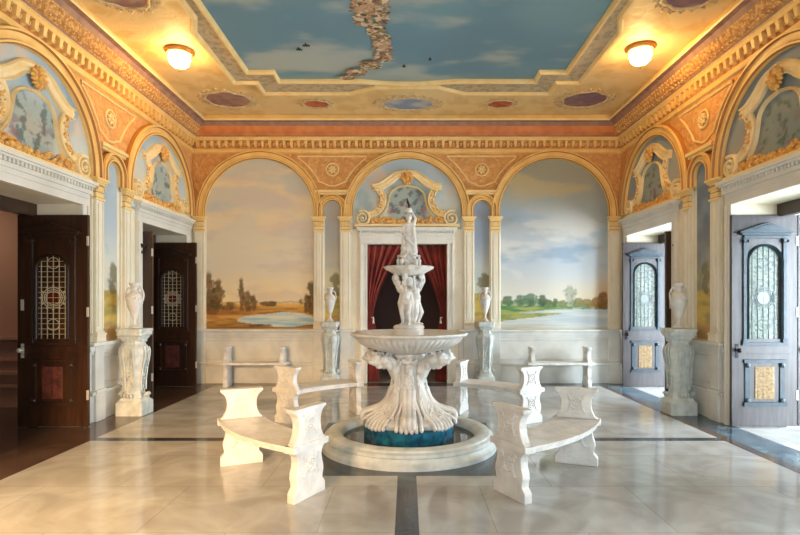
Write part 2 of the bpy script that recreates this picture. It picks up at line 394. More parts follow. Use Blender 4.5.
# ------------------------------------------------------------------ cornice
PR = [(0,4.47),(.035,4.49),(.045,4.55),(.02,4.57),(.02,4.70),(.085,4.71),(.10,4.75),(.115,4.77),(.13,4.79),(.20,4.84),(.26,4.93),(.30,4.99),(.37,5.0),(.38,5.03),(.36,5.07),(.33,5.08),(.32,ZC)]
PM = [1,1,1,4,1,1,1,3,2,2,3,3,0,0,0,0]
def cornice(side):
    mb = MB(); sg = {'left': -1, 'right': 1}.get(side)
    if side == 'back': P = lambda s, nn, z: (s, YB-nn, z); a, b_, e0 = -HW, HW, 1
    else: P = lambda s, nn, z: (sg*(HW-nn), s, z); a, b_, e0 = -1.5, YB, 0
    for k in range(len(PR)-1):
        (n0, z0), (n1, z1) = PR[k], PR[k+1]
        mb.mat(PM[k]).add([P(a+n0*e0, n0, z0), P(b_-n0, n0, z0), P(b_-n1, n1, z1), P(a+n1*e0, n1, z1)], [(0,1,2,3)])
    # modillions / leaf brackets in the lower band, beads and rosettes above
    s = a+.12
    while s < b_-.08:
        mb.mat(1)
        q = [P(s+dx, nn, z) for dx, nn, z in ((-.022,.02,4.58),(.022,.02,4.58),(.022,.075,4.60),(-.022,.075,4.60),(-.03,.02,4.70),(.03,.02,4.70),(.03,.095,4.70),(-.03,.095,4.70))]
        mb.add(q, [(0,1,2,3),(4,7,6,5),(0,4,5,1),(3,2,6,7),(0,3,7,4),(1,5,6,2)])
        mb.mat(0).tube([P(s+.07+.024*(1-.09*q)*math.cos(q*.8), .045, 4.635+.04*(1-.09*q)*math.sin(q*.8)) for q in range(9)], .009, 5)
        s += .14
    s = a+.06
    while s < b_-.05:
        if s > 3.5 or side == 'back': mb.mat(0).ell(P(s, .105, 4.765), .014, 5, 3)
        s += .075
    for row, (nn, z) in enumerate(((.17, 4.82), (.215, 4.87), (.25, 4.92))):
        s = a+.1+.04*(row % 2)
        while s < b_-.1:
            if s > 3.5 and side != 'back': mb.mat(1).ell(P(s, nn, z), .017, 5, 3)
            s += .085
    o = mb.build('trim_'+{'left': '1', 'right': '2', 'back': '3'}[side], [M['palegold'], M['gold'], M['red'] if side == 'back' else M['friezegold'], M['lilac'], M['recess']]); return tag(o, kind='structure')
for s_ in ('left', 'right', 'back'): cornice(s_)

# ------------------------------------------------------------------ dado
def dado(side, spans, name):
    mb = MB(); loc, rz = onwall(side, 0)
    for a, b_ in spans:
        mb.bx(a, b_, -.02, .0, .39, .92); mb.bx(a, b_, -.05, 0, 0, .35); mb.bx(a, b_, -.085, 0, .355, .40); mb.bx(a, b_, -.045, 0, .89, .93)
        mb.bx(a, b_, -.06, 0, .93, 1.0); mb.bx(a, b_, -.11, 0, 1.005, 1.05)
        if b_-a > .5:
            for (u0, u1, z0, z1) in ((a+.12, b_-.12, .83, .85), (a+.12, b_-.12, .47, .49), (a+.12, a+.14, .47, .85), (b_-.14, b_-.12, .47, .85)): mb.bx(u0, u1, -.045, -.02, z0, z1)
    o = mb.build(name, M['dado']); o.location = loc; o.rotation_euler = (0,0,rz); bevel(o, .006); return tag(o, kind='structure')
dado('back', [(-HW, -1.0), (1.0, HW)], 'trim_4')
dado('left', [(6.95, 8.15), (10.1, YB), (3.8, 4.95)], 'trim_5')
dado('right', [(-8.15, -6.95), (-YB, -10.1), (-4.95, -3.8)], 'trim_6')

# ------------------------------------------------------------------ pilasters
def pilaster(w, label, loc, rz):
    t = thing('pilaster', label, 'pilaster', loc, rz); h = w/2
    mb = MB(); mb.bx(-h-.02, h+.02, -.085, 0, 0, .37); mb.bx(-h-.025, h+.025, -.10, 0, .37, .42); mb.bx(-h-.01, h+.01, -.07, 0, .42, 1.0); mb.bx(-h-.025, h+.025, -.10, 0, 1.0, 1.06)
    bevel(mb.build('pedestal', M['dado'], t), .006)
    mb = MB(); mb.bx(-h-.015, h+.015, -.095, 0, 1.06, 1.12)
    for k, (e, z) in enumerate(((.012,1.12),(.02,1.145),(.0,1.17))): mb.bx(-h-e, h+e, -.085-e, 0, z, z+.025)
    bevel(mb.build('base', M['cream'], t), .005)
    mb = MB(); mb.bx(-h-.02, h+.02, -.03, 0, 1.06, 3.2); mb.bx(-h, h, -.065, -.03, 1.195, 2.95)
    for sg in (-1, 1): x = sg*(h-.012); mb.bx(x-.012, x+.012, -.075, -.065, 1.22, 2.93)
    mb.bx(-h*.45, h*.45, -.08, -.065, 1.26, 2.90)
    bevel(mb.build('shaft', M['cream'], t), .006)
    mb = MB(); mb.bx(-h-.02, h+.02, -.085, -.03, 2.945, 2.975); mb.bx(-h+.005, h-.005, -.07, -.03, 2.975, 3.16); mb.bx(-h-.005, h+.005, -.075, -.03, 3.03, 3.045)
    for z, e in ((3.15,.012),(3.178,.03),(3.205,.05)): mb.bx(-h-e, h+e, -.075-e, -.03, z, z+.03)
    mb.mat(1)
    for z in (2.976, 3.046, 3.138): mb.bx(-h+.002, h-.002, -.073, -.03, z, z+.010)
    mb.mat(0)
    for sg in (-1, 1):
        sp = [(sg*(h-.01)+.025*(1-u)*math.cos(u*10), -.09, 3.10+.025*(1-u)*math.sin(u*10)) for u in [k/9 for k in range(9)]]; mb.tube(sp, .009, 5)
    for k in range(3): mb.ell((-h*.5+k*h*.5, -.075, 3.09), (w*.13, .012, .04), 6, 4)
    bevel(mb.build('capital', [M['palegold'], M['brownline']], t), .002)
    return t
PW = .18
plist = [('back', -4.02, 'at the far left of the back wall, beside the corner'), ('back', -1.71, 'right of the orange lake mural'), ('back', -1.2, 'left of the curtained doorway'),
         ('back', 1.2, 'right of the curtained doorway'), ('back', 1.71, 'left of the green riverbank mural'), ('back', 4.02, 'at the far right of the back wall, beside the corner'),
         ('left', 7.14, 'on the left wall beside the nearest open door'), ('left', 7.86, 'on the left wall beside the far door, behind the urn'),
         ('right', 7.14, 'on the right wall beside the nearest open door'), ('right', 7.86, 'on the right wall beside the far door, behind the urn')]
first = None
for side, s, lb in plist:
    loc, rz = onwall(side, s); lab = 'cream pilaster '+lb
    first = pilaster(PW, lab, loc, rz) if first is None else dup(first, loc, rz, lab)
    first['group'] if False else None
# ------------------------------------------------------------------ archivolts
def arch_band(r0, r1, zc, leg):
    prof = [(r0,0),(r0,.06),(r0+.012,.085),(r0+.035,.085),(r0+.045,.07),((r0+r1)/2,.06),(r1-.045,.07),(r1-.035,.10),(r1-.012,.10),(r1,.07),(r1,0)]
    mb = MB(); rs = []; ang = [PI*k/48 for k in range(49)]
    if leg: rs.append([(r, -y, zc-leg) for r, y in prof])
    for a in ang: rs.append([(r*math.cos(a), -y, zc+r*math.sin(a)) for r, y in prof])
    if leg: rs.append([(-r, -y, zc-leg) for r, y in prof])
    mb.rings(rs, True, True); m_ = len(prof)
    for q in range((len(rs)-1)*m_):
        if q % m_ in (1, 3, 6, 8+1): mb.mi[q] = 1
    return mb
AR, AZ = 1.06, 3.30
at = thing('arch_moulding', '', 'arch', *onwall('back', -2.86)); arch_band(AR, AR+.17, AZ, .065).build('moulded_arch', [M['gold'], M['brownline']], at, auto=30)
alist = [('back', -2.86, 'gold round arch over the orange lake mural'), ('back', 0, 'gold round arch over the curtained doorway'), ('back', 2.86, 'gold round arch over the green riverbank mural'),
         ('left', YC, 'gold round arch over the nearest left doorway'), ('left', 9.05, 'gold round arch over the far left doorway'), ('right', YC, 'gold round arch over the nearest right doorway'), ('right', 9.05, 'gold round arch over the far right doorway')]
at['label'] = alist[0][2]
for side, s, lb in alist[1:]: l_, r_ = onwall(side, s); dup(at, l_, r_, lb)
# niche arches with rosettes above
nt_ = thing('niche_arch', '', 'arch', *onwall('back', -1.455)); arch_band(.165, .30, 3.38, .14).build('moulded_arch', [M['gold'], M['brownline']], nt_, auto=30)
mb = MB(); mb.bx(-.33, .33, -.10, 0, 3.70, 3.75); mb.bx(-.30, .30, -.075, 0, 3.66, 3.70); bevel(mb.build('impost_slab', M['palegold'], nt_), .006)
ro = thing('wall_rosette', '', 'rosette', *onwall('back', -1.455))
mb = MB(); mb.tube([(.12*math.cos(a), -.01, 4.16+.12*math.sin(a)) for a in [2*PI*k/24 for k in range(24)]], .018, 6, True)
mb.build('ring', M['palegold'], ro, True)
mb = MB()
for k in range(7): a = 2*PI*k/7; mb.ell((.055*math.cos(a), -.02, 4.16+.055*math.sin(a)), (.038,.022,.022), 7, 5, Matrix.Rotation(-a, 3, 'Y'))
mb.ell((0,-.03,4.16), .026, 8, 6); mb.build('flower', M['palegold'], ro, True)
nlist = [('back', -1.455, 'left of the curtained doorway'), ('back', 1.455, 'right of the curtained doorway'), ('left', 7.5, 'on the left wall'), ('right', 7.5, 'on the right wall')]
for k, (side, s, lb) in enumerate(nlist):
    l_, r_ = onwall(side, s)
    if k == 0: nt_['label'] = 'narrow gold niche arch '+lb; ro['label'] = 'round gold flower rosette '+lb; ro['label'] = 'round gold flower rosette above the niche '+lb
    else: dup(nt_, l_, r_, 'narrow gold niche arch '+lb); dup(ro, l_, r_, 'round gold flower rosette above the niche '+lb)
# raised borders of the spandrel panels
def spandrel(sx, flip=1):
    pts = []
    R = AR+.30
    for k in range(15):
        a = math.radians(40+ (74-40)*k/14); pts.append((-sx+R*math.cos(a), AZ+R*math.sin(a)))
    return pts
sp = thing('spandrel_border', '', 'moulding', *onwall('back', -1.455)); mb = MB()
def spb(mb, h):
    """border of the panel between two arches whose centres are h either side"""
    R = AR+.27; pts = []
    for k in range(13):
        a = math.radians(79-(79-28)*k/12); x, z = -h+R*math.cos(a), AZ+R*math.sin(a)
        if z < 4.41 and x < -.05: pts.append((x, z))
    a_ = pts; full_ = a_+[(-.05, 3.84), (.05, 3.84)]+[(-x, z) for x, z in reversed(a_)]+[(-a_[0][0]+.04, 4.42), (a_[0][0]-.04, 4.42)]
    mb.tube([(x, -.008, z) for x, z in full_], .016, 6, True)
spb(mb, 1.43); mb.build('raised_border', M['palegold'], sp, auto=40)
for k, (side, s, lb) in enumerate(nlist):
    l_, r_ = onwall(side, s)
    if k == 0: sp['label'] = 'raised panel border around the rosette '+lb
    else: dup(sp, l_, r_, 'raised panel border around the rosette '+lb)

# ------------------------------------------------------------------ painted murals
def panel(name, side, s0, hw, z0, zc, r, fn, parent_label, cat, nx=90, nz=150, y=-.012, stilt=0.):
    loc, rz = onwall(side, s0); mb = MB(); mb.c = []; vs = []; sd = {'back': 0, 'left': 31, 'right': 67}[side]+s0
    for i in range(nx+1):
        x = -hw+2*hw*i/nx; top = zc+(math.sqrt(max(0, r*r-x*x)) if r else 0)
        for j in range(nz+1):
            z = z0+(top-z0)*j/nz; vs.append((x, y, z)); mb.c.append(fn(x, z, sd))
    mb.add(vs, [(i*(nz+1)+j, (i+1)*(nz+1)+j, (i+1)*(nz+1)+j+1, i*(nz+1)+j+1) for i in range(nx) for j in range(nz)])
    o = mb.build(name, M['paint']); o.location = loc; o.rotation_euler = (0,0,rz); return tag(o, parent_label, cat)
def tree(x, z, cx, base, h, w, sd):
    """0..1 density of a painted tree"""
    u = (z-base)/h
    if u < -.02 or u > 1.1: return 0
    ww = w*(.35+.8*math.sin(max(0, min(1, u))*PI)**.7); d = 1-abs(x-cx)/ww
    return ss(.0, .35, d+1.3*fbm(x, z, sd, 4, 9.)-.12) * ss(1.08, .9, u)
def left_mural(x, z, sd):
    c = mix(lin((246,222,168)), lin((226,214,188)), ss(1.5, 2.3, z)); c = mix(c, lin((200,196,182)), ss(2.5, 4.2, z))
    cl = ss(.0, .3, fbm(x*.6, z*1.5, 2.2, 5, 1.4)+.12*math.exp(-((z-3.3)/.4)**2)); c = mix(c, lin((236,214,168)), cl*.75)
    bl = ss(.0, .28, fbm(x*.5+3, z*1.8, 9.2, 4, 1.2)+.12*math.exp(-((z-2.6)/.25)**2)); c = mix(c, lin((178,190,192)), bl*.65*ss(1.9, 2.4, z))
    pk = ss(.05, .3, fbm(x*.7+9, z*2, 3.2, 4, 1.5)); c = mix(c, lin((206,186,178)), pk*.4)
    if z < 1.56:
        f = fbm(x*.5, z*5, 4, 4, 3); c = mix(lin((216,166,84)), lin((170,118,52)), ss(-.15, .25, f)); c = mix(c, lin((230,186,108)), ss(1.44, 1.56, z))
        c = mix(c, lin((140,90,44)), .8*ss(.0, .25, fbm(x*.8, z*7, 14, 4, 3))*ss(1.5, 1.4, z))
    lx = (x-.32)/.78; lz = (z-1.235)/(.10+.05*ss(-.3,.6,x)); e = lx*lx+lz*lz+.45*fbm(x, z*2, 7, 3, 3.5)
    if e < 1: c = mix(lin((150,186,200)), lin((214,214,192)), ss(-.2, .3, fbm(x*.5, z*6, 2, 3, 3))+.5*ss(1.24, 1.34, z))
    if 1 <= e and z < 1.2: c = mix(c, lin((128,92,48)), ss(1.24, 1.1, z)*.7)
    sh = ss(.45, 1., 1-((x+.05)/.5)**2-((z-1.125-.03*(x+.1))/.05)**2+.6*fbm(x, z, 8, 3, 10)); c = mix(c, lin((70,66,46)), sh*.9)
    hz = ss(.02, 0, abs(z-1.575-.03*fbm(x, 0, 3, 3, 6))); c = mix(c, lin((150,128,100)), hz*.7)
    for (cx, b_, h, w, k) in ((-1.0,1.36,.80,.12,2),(-.82,1.40,.62,.13,1),(-.93,1.34,.36,.2,11),(-.36,1.42,.62,.085,3),(-.24,1.40,.40,.11,4),(-.12,1.42,.3,.06,8),(1.0,1.36,.62,.13,5),(.90,1.38,.34,.12,7),(-.6,1.42,.16,.16,6),(.2,1.5,.1,.2,13)):
        d = tree(x, z, cx, b_, h, w, k); c = mix(c, mix(lin((88,74,44)), lin((136,94,46)), ss(-.2,.3,fbm(x,z,k+9,3,14))), d*.9)
    c = mix(c, lin((140,88,42)), .75*ss(1.46, 1.40, z)*ss(1.28, 1.36, z)*ss(.3, -.6, x))
    return c
def right_mural(x, z, sd):
    c = mix(lin((214,212,200)), lin((188,200,208)), ss(1.7, 2.4, z)); c = mix(c, lin((158,170,172)), ss(2.6, 3.5, z)); c = mix(c, lin((154,156,140)), ss(3.3, 4.1, z))
    cl = ss(-.02, .22, fbm(x*.7+z*.4, z*1.7, 12.2, 5, 1.3)+.10*math.exp(-((z-2.75-.25*x)/.25)**2)); c = mix(c, lin((222,222,214)), cl*.7*ss(3.6, 2.8, z))
    c = mix(c, lin((196,178,126)), ss(.0, .25, fbm(x*.6, z*1.8, 5.2, 5, 1.4)+.1)*.55*ss(3.3, 3.8, z))
    bl = ss(.0, .25, fbm(x*.6, z*1.8, 22.2, 4, 1.4)+.08*math.exp(-((z-2.5)/.3)**2)); c = mix(c, lin((142,168,190)), bl*.75*ss(2., 2.5, z)*ss(3.7, 3.1, z))
    c = mix(c, lin((130,142,146)), .6*ss(.0, .3, fbm(x*.8, z*1.4, 32.2, 4, 1.2))*ss(2.8, 3.3, z))
    c = mix(c, lin((224,208,168)), .55*ss(2.1, 1.65, z)*ss(-.4, .8, x)); c = mix(c, lin((200,152,84)), .75*ss(.66, 1.02, x)*ss(2.4, 1.5, z)); c = mix(c, lin((120,128,120)), .5*ss(.66, 1.02, x)*ss(2.3, 3., z))
    if z < 1.50: c = mix(lin((176,188,192)), lin((204,206,198)), ss(-.2, .3, fbm(x*.4, z*6, 2, 4, 2.5)))   # river
    hl = 1.59+.08*math.exp(-((x+.45)/.28)**2)+.03*fbm(x, 1, 3, 4, 4)-.04*ss(.1, .5, x)
    if 1.44 < z < hl: c = mix(lin((118,144,112)), lin((164,172,134)), ss(-.2, .2, fbm(x, z, 5, 4, 8)))
    top = 1.505-.035*ss(.5, .95, x); bank = 1.345+.12*(x+1)/1.4+.014*fbm(x, 0, 6, 3, 9)+.04*ss(.2, .8, x)
    if bank < z < top: c = mix(lin((86,132,78)), lin((164,170,98)), ss(-.15, .25, fbm(x*.7, z*5, 8, 4, 4)))
    low = 1.20+.15*(x+1.06)/1.2+.012*fbm(x, 0, 16, 3, 9); up = 1.36+.03*fbm(x, 2, 7, 3, 4)
    if low < z < up and low < 1.36: c = mix(lin((166,164,92)), lin((120,138,74)), ss(-.15, .25, fbm(x, z*5, 18, 4, 4)))
    if z < 1.15+.03*fbm(x, 0, 9, 3, 5) : c = mix(c, lin((196,186,140)), .45*ss(.3, -.6, x))
    for (cx, b_, h, w, k, c1) in ((-.88,1.50,.2,.12,1,(84,112,74)),(-.66,1.50,.22,.13,2,(96,126,88)),(-.45,1.50,.25,.15,3,(88,120,92)),(-.22,1.50,.22,.1,4,(66,90,62)),(-.1,1.49,.14,.1,12,(104,114,66)),(.02,1.49,.16,.08,15,(80,100,64)),
                              (.32,1.50,.40,.17,5,(168,172,150)),(.20,1.48,.14,.12,16,(120,130,80)),(.46,1.48,.18,.16,6,(124,132,80)),(.66,1.46,.18,.16,7,(146,124,60)),(.84,1.44,.24,.14,18,(150,112,50)),(.98,1.44,.34,.14,8,(132,88,40))):
        d = tree(x, z, cx, b_, h, w, k+20); c = mix(c, mix(lin(c1), (0,0,0), .35*ss(0, .3, fbm(x, z, k, 3, 16))), d*.88)
    return c
panel('landscape_mural', 'back', -2.86, AR, 1.06, AZ, AR, left_mural, 'arched mural of a sunset lake with dark trees under an orange horizon', 'mural', 130, 230)
panel('landscape_mural', 'back', 2.86, AR, 1.06, AZ, AR, right_mural, 'arched mural of a pale river with green banks under a cloudy sky', 'mural', 130, 230)
def niche_fn(top, low):
    def f(x, z, sd):
        c = mix(lin(low), lin(top), ss(1.9, 2.9, z)); c = mix(c, lin((214,206,180)), .7*ss(0, .3, fbm(x, z*1.2, sd, 4, 2.2))*ss(2.6, 1.8, z))
        c = mix(c, lin((150,168,182)), .5*ss(0, .3, fbm(x+4, z, sd, 4, 2.)))
        hz = 1.75
        if z < hz: c = mix(lin((206,178,92)), lin((166,150,84)), ss(-.2, .3, fbm(x, z*3, sd, 3, 4)))
        d = tree(x, z, .06, 1.7, .45, .13, sd); c = mix(c, lin((112,104,62)), d*.8)
        c = mix(c, lin((190,150,100)), ss(1.35, 1.2, z)*.8); return c
    return f
for side, s, lb, tp, lw in (('back', -1.455, 'left of the curtained doorway', (172,170,164), (206,196,164)), ('back', 1.455, 'right of the curtained doorway', (142,158,180), (200,204,190)),
                    ('left', 7.5, 'on the left wall', (170,188,200), (212,214,200)), ('right', 7.5, 'on the right wall', (104,118,140), (140,140,120))):
    panel('niche_painting', side, s, .165, 1.06, 3.38, .165, niche_fn(tp, lw), 'tall narrow blue niche painting with a little landscape '+lb, 'mural', 14, 130)
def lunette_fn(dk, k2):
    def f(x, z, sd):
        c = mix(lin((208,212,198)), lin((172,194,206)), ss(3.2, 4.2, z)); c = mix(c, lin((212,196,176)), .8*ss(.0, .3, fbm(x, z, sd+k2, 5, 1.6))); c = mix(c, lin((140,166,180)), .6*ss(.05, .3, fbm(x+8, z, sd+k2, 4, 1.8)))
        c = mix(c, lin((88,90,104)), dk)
        # leaves and blossoms painted inside the cartouche
        inn = ss(.42, .3, abs(x))*ss(3.98, 3.75, z)
        c = mix(c, lin((130,146,134)), inn*.5)
        lf = ss(.08, .2, fbm(x, z, sd+5, 4, 9.)); c = mix(c, lin((80,100,96)), inn*lf*.8)
        fw = ss(.12, .22, fbm(x+2, z, sd+15, 3, 7.))*ss(3.75, 3.4, z); c = mix(c, lin((136,96,106)), inn*fw*.8)
        if z < 3.04: c = mix(lin((190,192,184)), lin((170,172,166)), ss(1., 3., z))
        return c
    return f
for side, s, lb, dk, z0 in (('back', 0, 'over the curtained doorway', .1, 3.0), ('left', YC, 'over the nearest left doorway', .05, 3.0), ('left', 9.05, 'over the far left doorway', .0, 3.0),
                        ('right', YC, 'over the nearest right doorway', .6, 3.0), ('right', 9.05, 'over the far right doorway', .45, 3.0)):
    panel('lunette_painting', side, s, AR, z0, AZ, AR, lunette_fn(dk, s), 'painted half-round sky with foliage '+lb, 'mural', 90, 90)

# ------------------------------------------------------------------ gilt cartouches in the lunettes
K = .004376
def C(cx, cy): return ((cx-345)*K, 4.7396-cy*K)
ct = thing('gilt_cartouche', '', 'wall ornament', *onwall('back', 0))
def smooth_path(pts, n=8):
    out = []; m = len(pts)
    for i in range(m-1):
        p0, p1, p2, p3 = pts[max(0, i-1)], pts[i], pts[i+1], pts[min(m-1, i+2)]
        for k in range(n):
            t = k/n; out.append(tuple(.5*(2*p1[d]+(p2[d]-p0[d])*t+(2*p0[d]-5*p1[d]+4*p2[d]-p3[d])*t*t+(3*p1[d]-p0[d]-3*p2[d]+p3[d])*t**3) for d in range(len(p1))))
    out.append(tuple(pts[-1])); return out
for sg in (-1, 1):
    F = lambda p: (p[0]*-sg, p[1])
    mb = MB(); pts = smooth_path([F(C(*p)) for p in ((345,148),(300,160),(262,188),(225,208),(192,212))]); m = len(pts)
    mb.ribbon(pts, [.13+.03*math.sin(PI*i/m) for i in range(m)], .075)
    pts = smooth_path([F(C(*p)) for p in ((214,214),(232,240),(240,270),(230,300),(205,325),(172,335))]); mb.ribbon(pts, .12, .065)
    pts = smooth_path([F(C(*p)) for p in ((345,205),(300,215),(272,238),(262,275),(252,310),(225,345))]); mb.ribbon(pts, .035, .05)
    mb.build('scrolled_band', M['ribbon'], ct, auto=35)
    mb = MB(); cx, cz = F(C(148, 350)); sp_ = []
    for k in range(60): u = k/59; a = PI*.35+u*PI*4.2; r = .15*(1-.85*u); sp_.append((cx+sg*r*math.cos(a), cz+r*math.sin(a)))
    mb.ribbon(sp_, [.052*(1-.55*k/59) for k in range(60)], .075, 0, ((-1,0),(-1,.5),(-.5,1),(.5,1),(1,.5),(1,0))); mb.ell((cx, -.06, cz), (.03,.045,.03), 10, 6)
    mb.build('volute', M['ribbon'], ct, auto=35)
    rn = random.Random(5+sg); mb = MB()
    for k in range(64):
        u = rn.random(); x = (185+u*155); y = 372-rn.random()*(26 if x < 300 else 16); x, z = F(C(x, y)); r = rn.uniform(.02, .05)
        mb.ell((x, -.025, z), (r, r*.7, r*.55), 7, 5, Matrix.Rotation(rn.uniform(0, PI), 3, 'Y'))
    for k in range(26):
        u = rn.random(); x, z = F(C(205+25*math.sin(u*PI), 215+u*110)); x += rn.uniform(-.05, .05)*1; r = rn.uniform(.015, .035)
        mb.ell((x, -.05, z), (r, r*.7, r*.5), 7, 5, Matrix.Rotation(rn.uniform(0, PI), 3, 'Y'))
    mb.build('foliage', M['giltrelief'], ct, True)
mb = MB(); rn = random.Random(9)
for k in range(7):
    a = PI*(k+.5)/7; p = C(345, 178); mb.ell((p[0]+.09*math.cos(a), -.08, p[1]+.1*math.sin(a)), (.06,.03,.022), 8, 5, Matrix.Rotation(-a, 3, 'Y'))
for k in range(7):
    a = -PI*(k+.5)/7; p = C(345, 175); mb.ell((p[0]+.07*math.cos(a), -.07, p[1]+.08*math.sin(a)), (.05,.03,.02), 8, 5, Matrix.Rotation(-a, 3, 'Y'))
mb.ell((0, -.1, C(0,175)[1]), (.04,.04,.05), 10, 7); mb.build('palmette', M['giltrelief'], ct, True)
mb = MB(); a, b_ = C(112, 378), C(578, 388); mb.bx(a[0], b_[0], -.07, 0, b_[1]+.0, a[1]+.015); bevel(mb.build('base_rail', M['ribbon'], ct), .01)
ct['label'] = 'gilt scrolled cartouche over the curtained doorway'
for side, s, lb in (('left', YC, 'nearest left doorway'), ('left', 9.05, 'far left doorway'), ('right', YC, 'nearest right doorway'), ('right', 9.05, 'far right doorway')):
    l_, r_ = onwall(side, s); l_ = (l_[0], l_[1], .10); dup(ct, l_, r_, 'gilt scrolled cartouche over the '+lb)

# ------------------------------------------------------------------ door surrounds
def surround(side, s, hw, top, label):
    loc, rz = onwall(side, s); t = thing('door_surround', label, 'door frame', loc, rz)
    for sg in (-1, 1):
        mb = MB(); a, b_ = sorted((sg*hw, sg*(hw+.13))); mb.bx(a, b_, -.05, 0, 0, top)
        a, b_ = sorted((sg*(hw+.09), sg*(hw+.13))); mb.bx(a, b_, -.07, -.05, 0, top)
        a, b_ = sorted((sg*(hw+.0), sg*(hw+.02))); mb.bx(a, b_, -.06, -.05, 0, top)
        bevel(mb.build('jamb', M['white'], t), .005)
    mb = MB(); mb.bx(-hw-.13, hw+.13, -.05, 0, top, top+.15); mb.bx(-hw-.13, hw+.13, -.065, -.05, top+.09, top+.15)
    bevel(mb.build('lintel', M['white'], t), .005)
    mb = MB(); w = min(hw+.19, 1.03); mb.bx(-w+.04, w-.04, -.085, 0, top+.15, top+.20); mb.bx(-w+.02, w-.02, -.12, 0, top+.245, top+.27); mb.bx(-w, w, -.15, 0, top+.27, top+.31)
    mb.bx(-w+.05, w-.05, -.06, 0, top+.20, top+.245); x = -w+.06
    while x < w-.06: mb.bx(x, x+.03, -.105, -.06, top+.20, top+.245); x += .06
    bevel(mb.build('dentil_cornice', M['white'], t), .003)
    return t
surround('back', 0, .78, 2.71, 'white dentilled door frame around the red curtains')
surround('left', YC, OPW, OPH, 'white dentilled door frame of the nearest left doorway')
surround('left', 9.16, OPW, OPH, 'white dentilled door frame of the far left doorway')
surround('right', YC, OPW, OPH, 'shaded dentilled door frame of the nearest right doorway')
surround('right', 9.16, OPW, OPH, 'shaded dentilled door frame of the far right doorway')

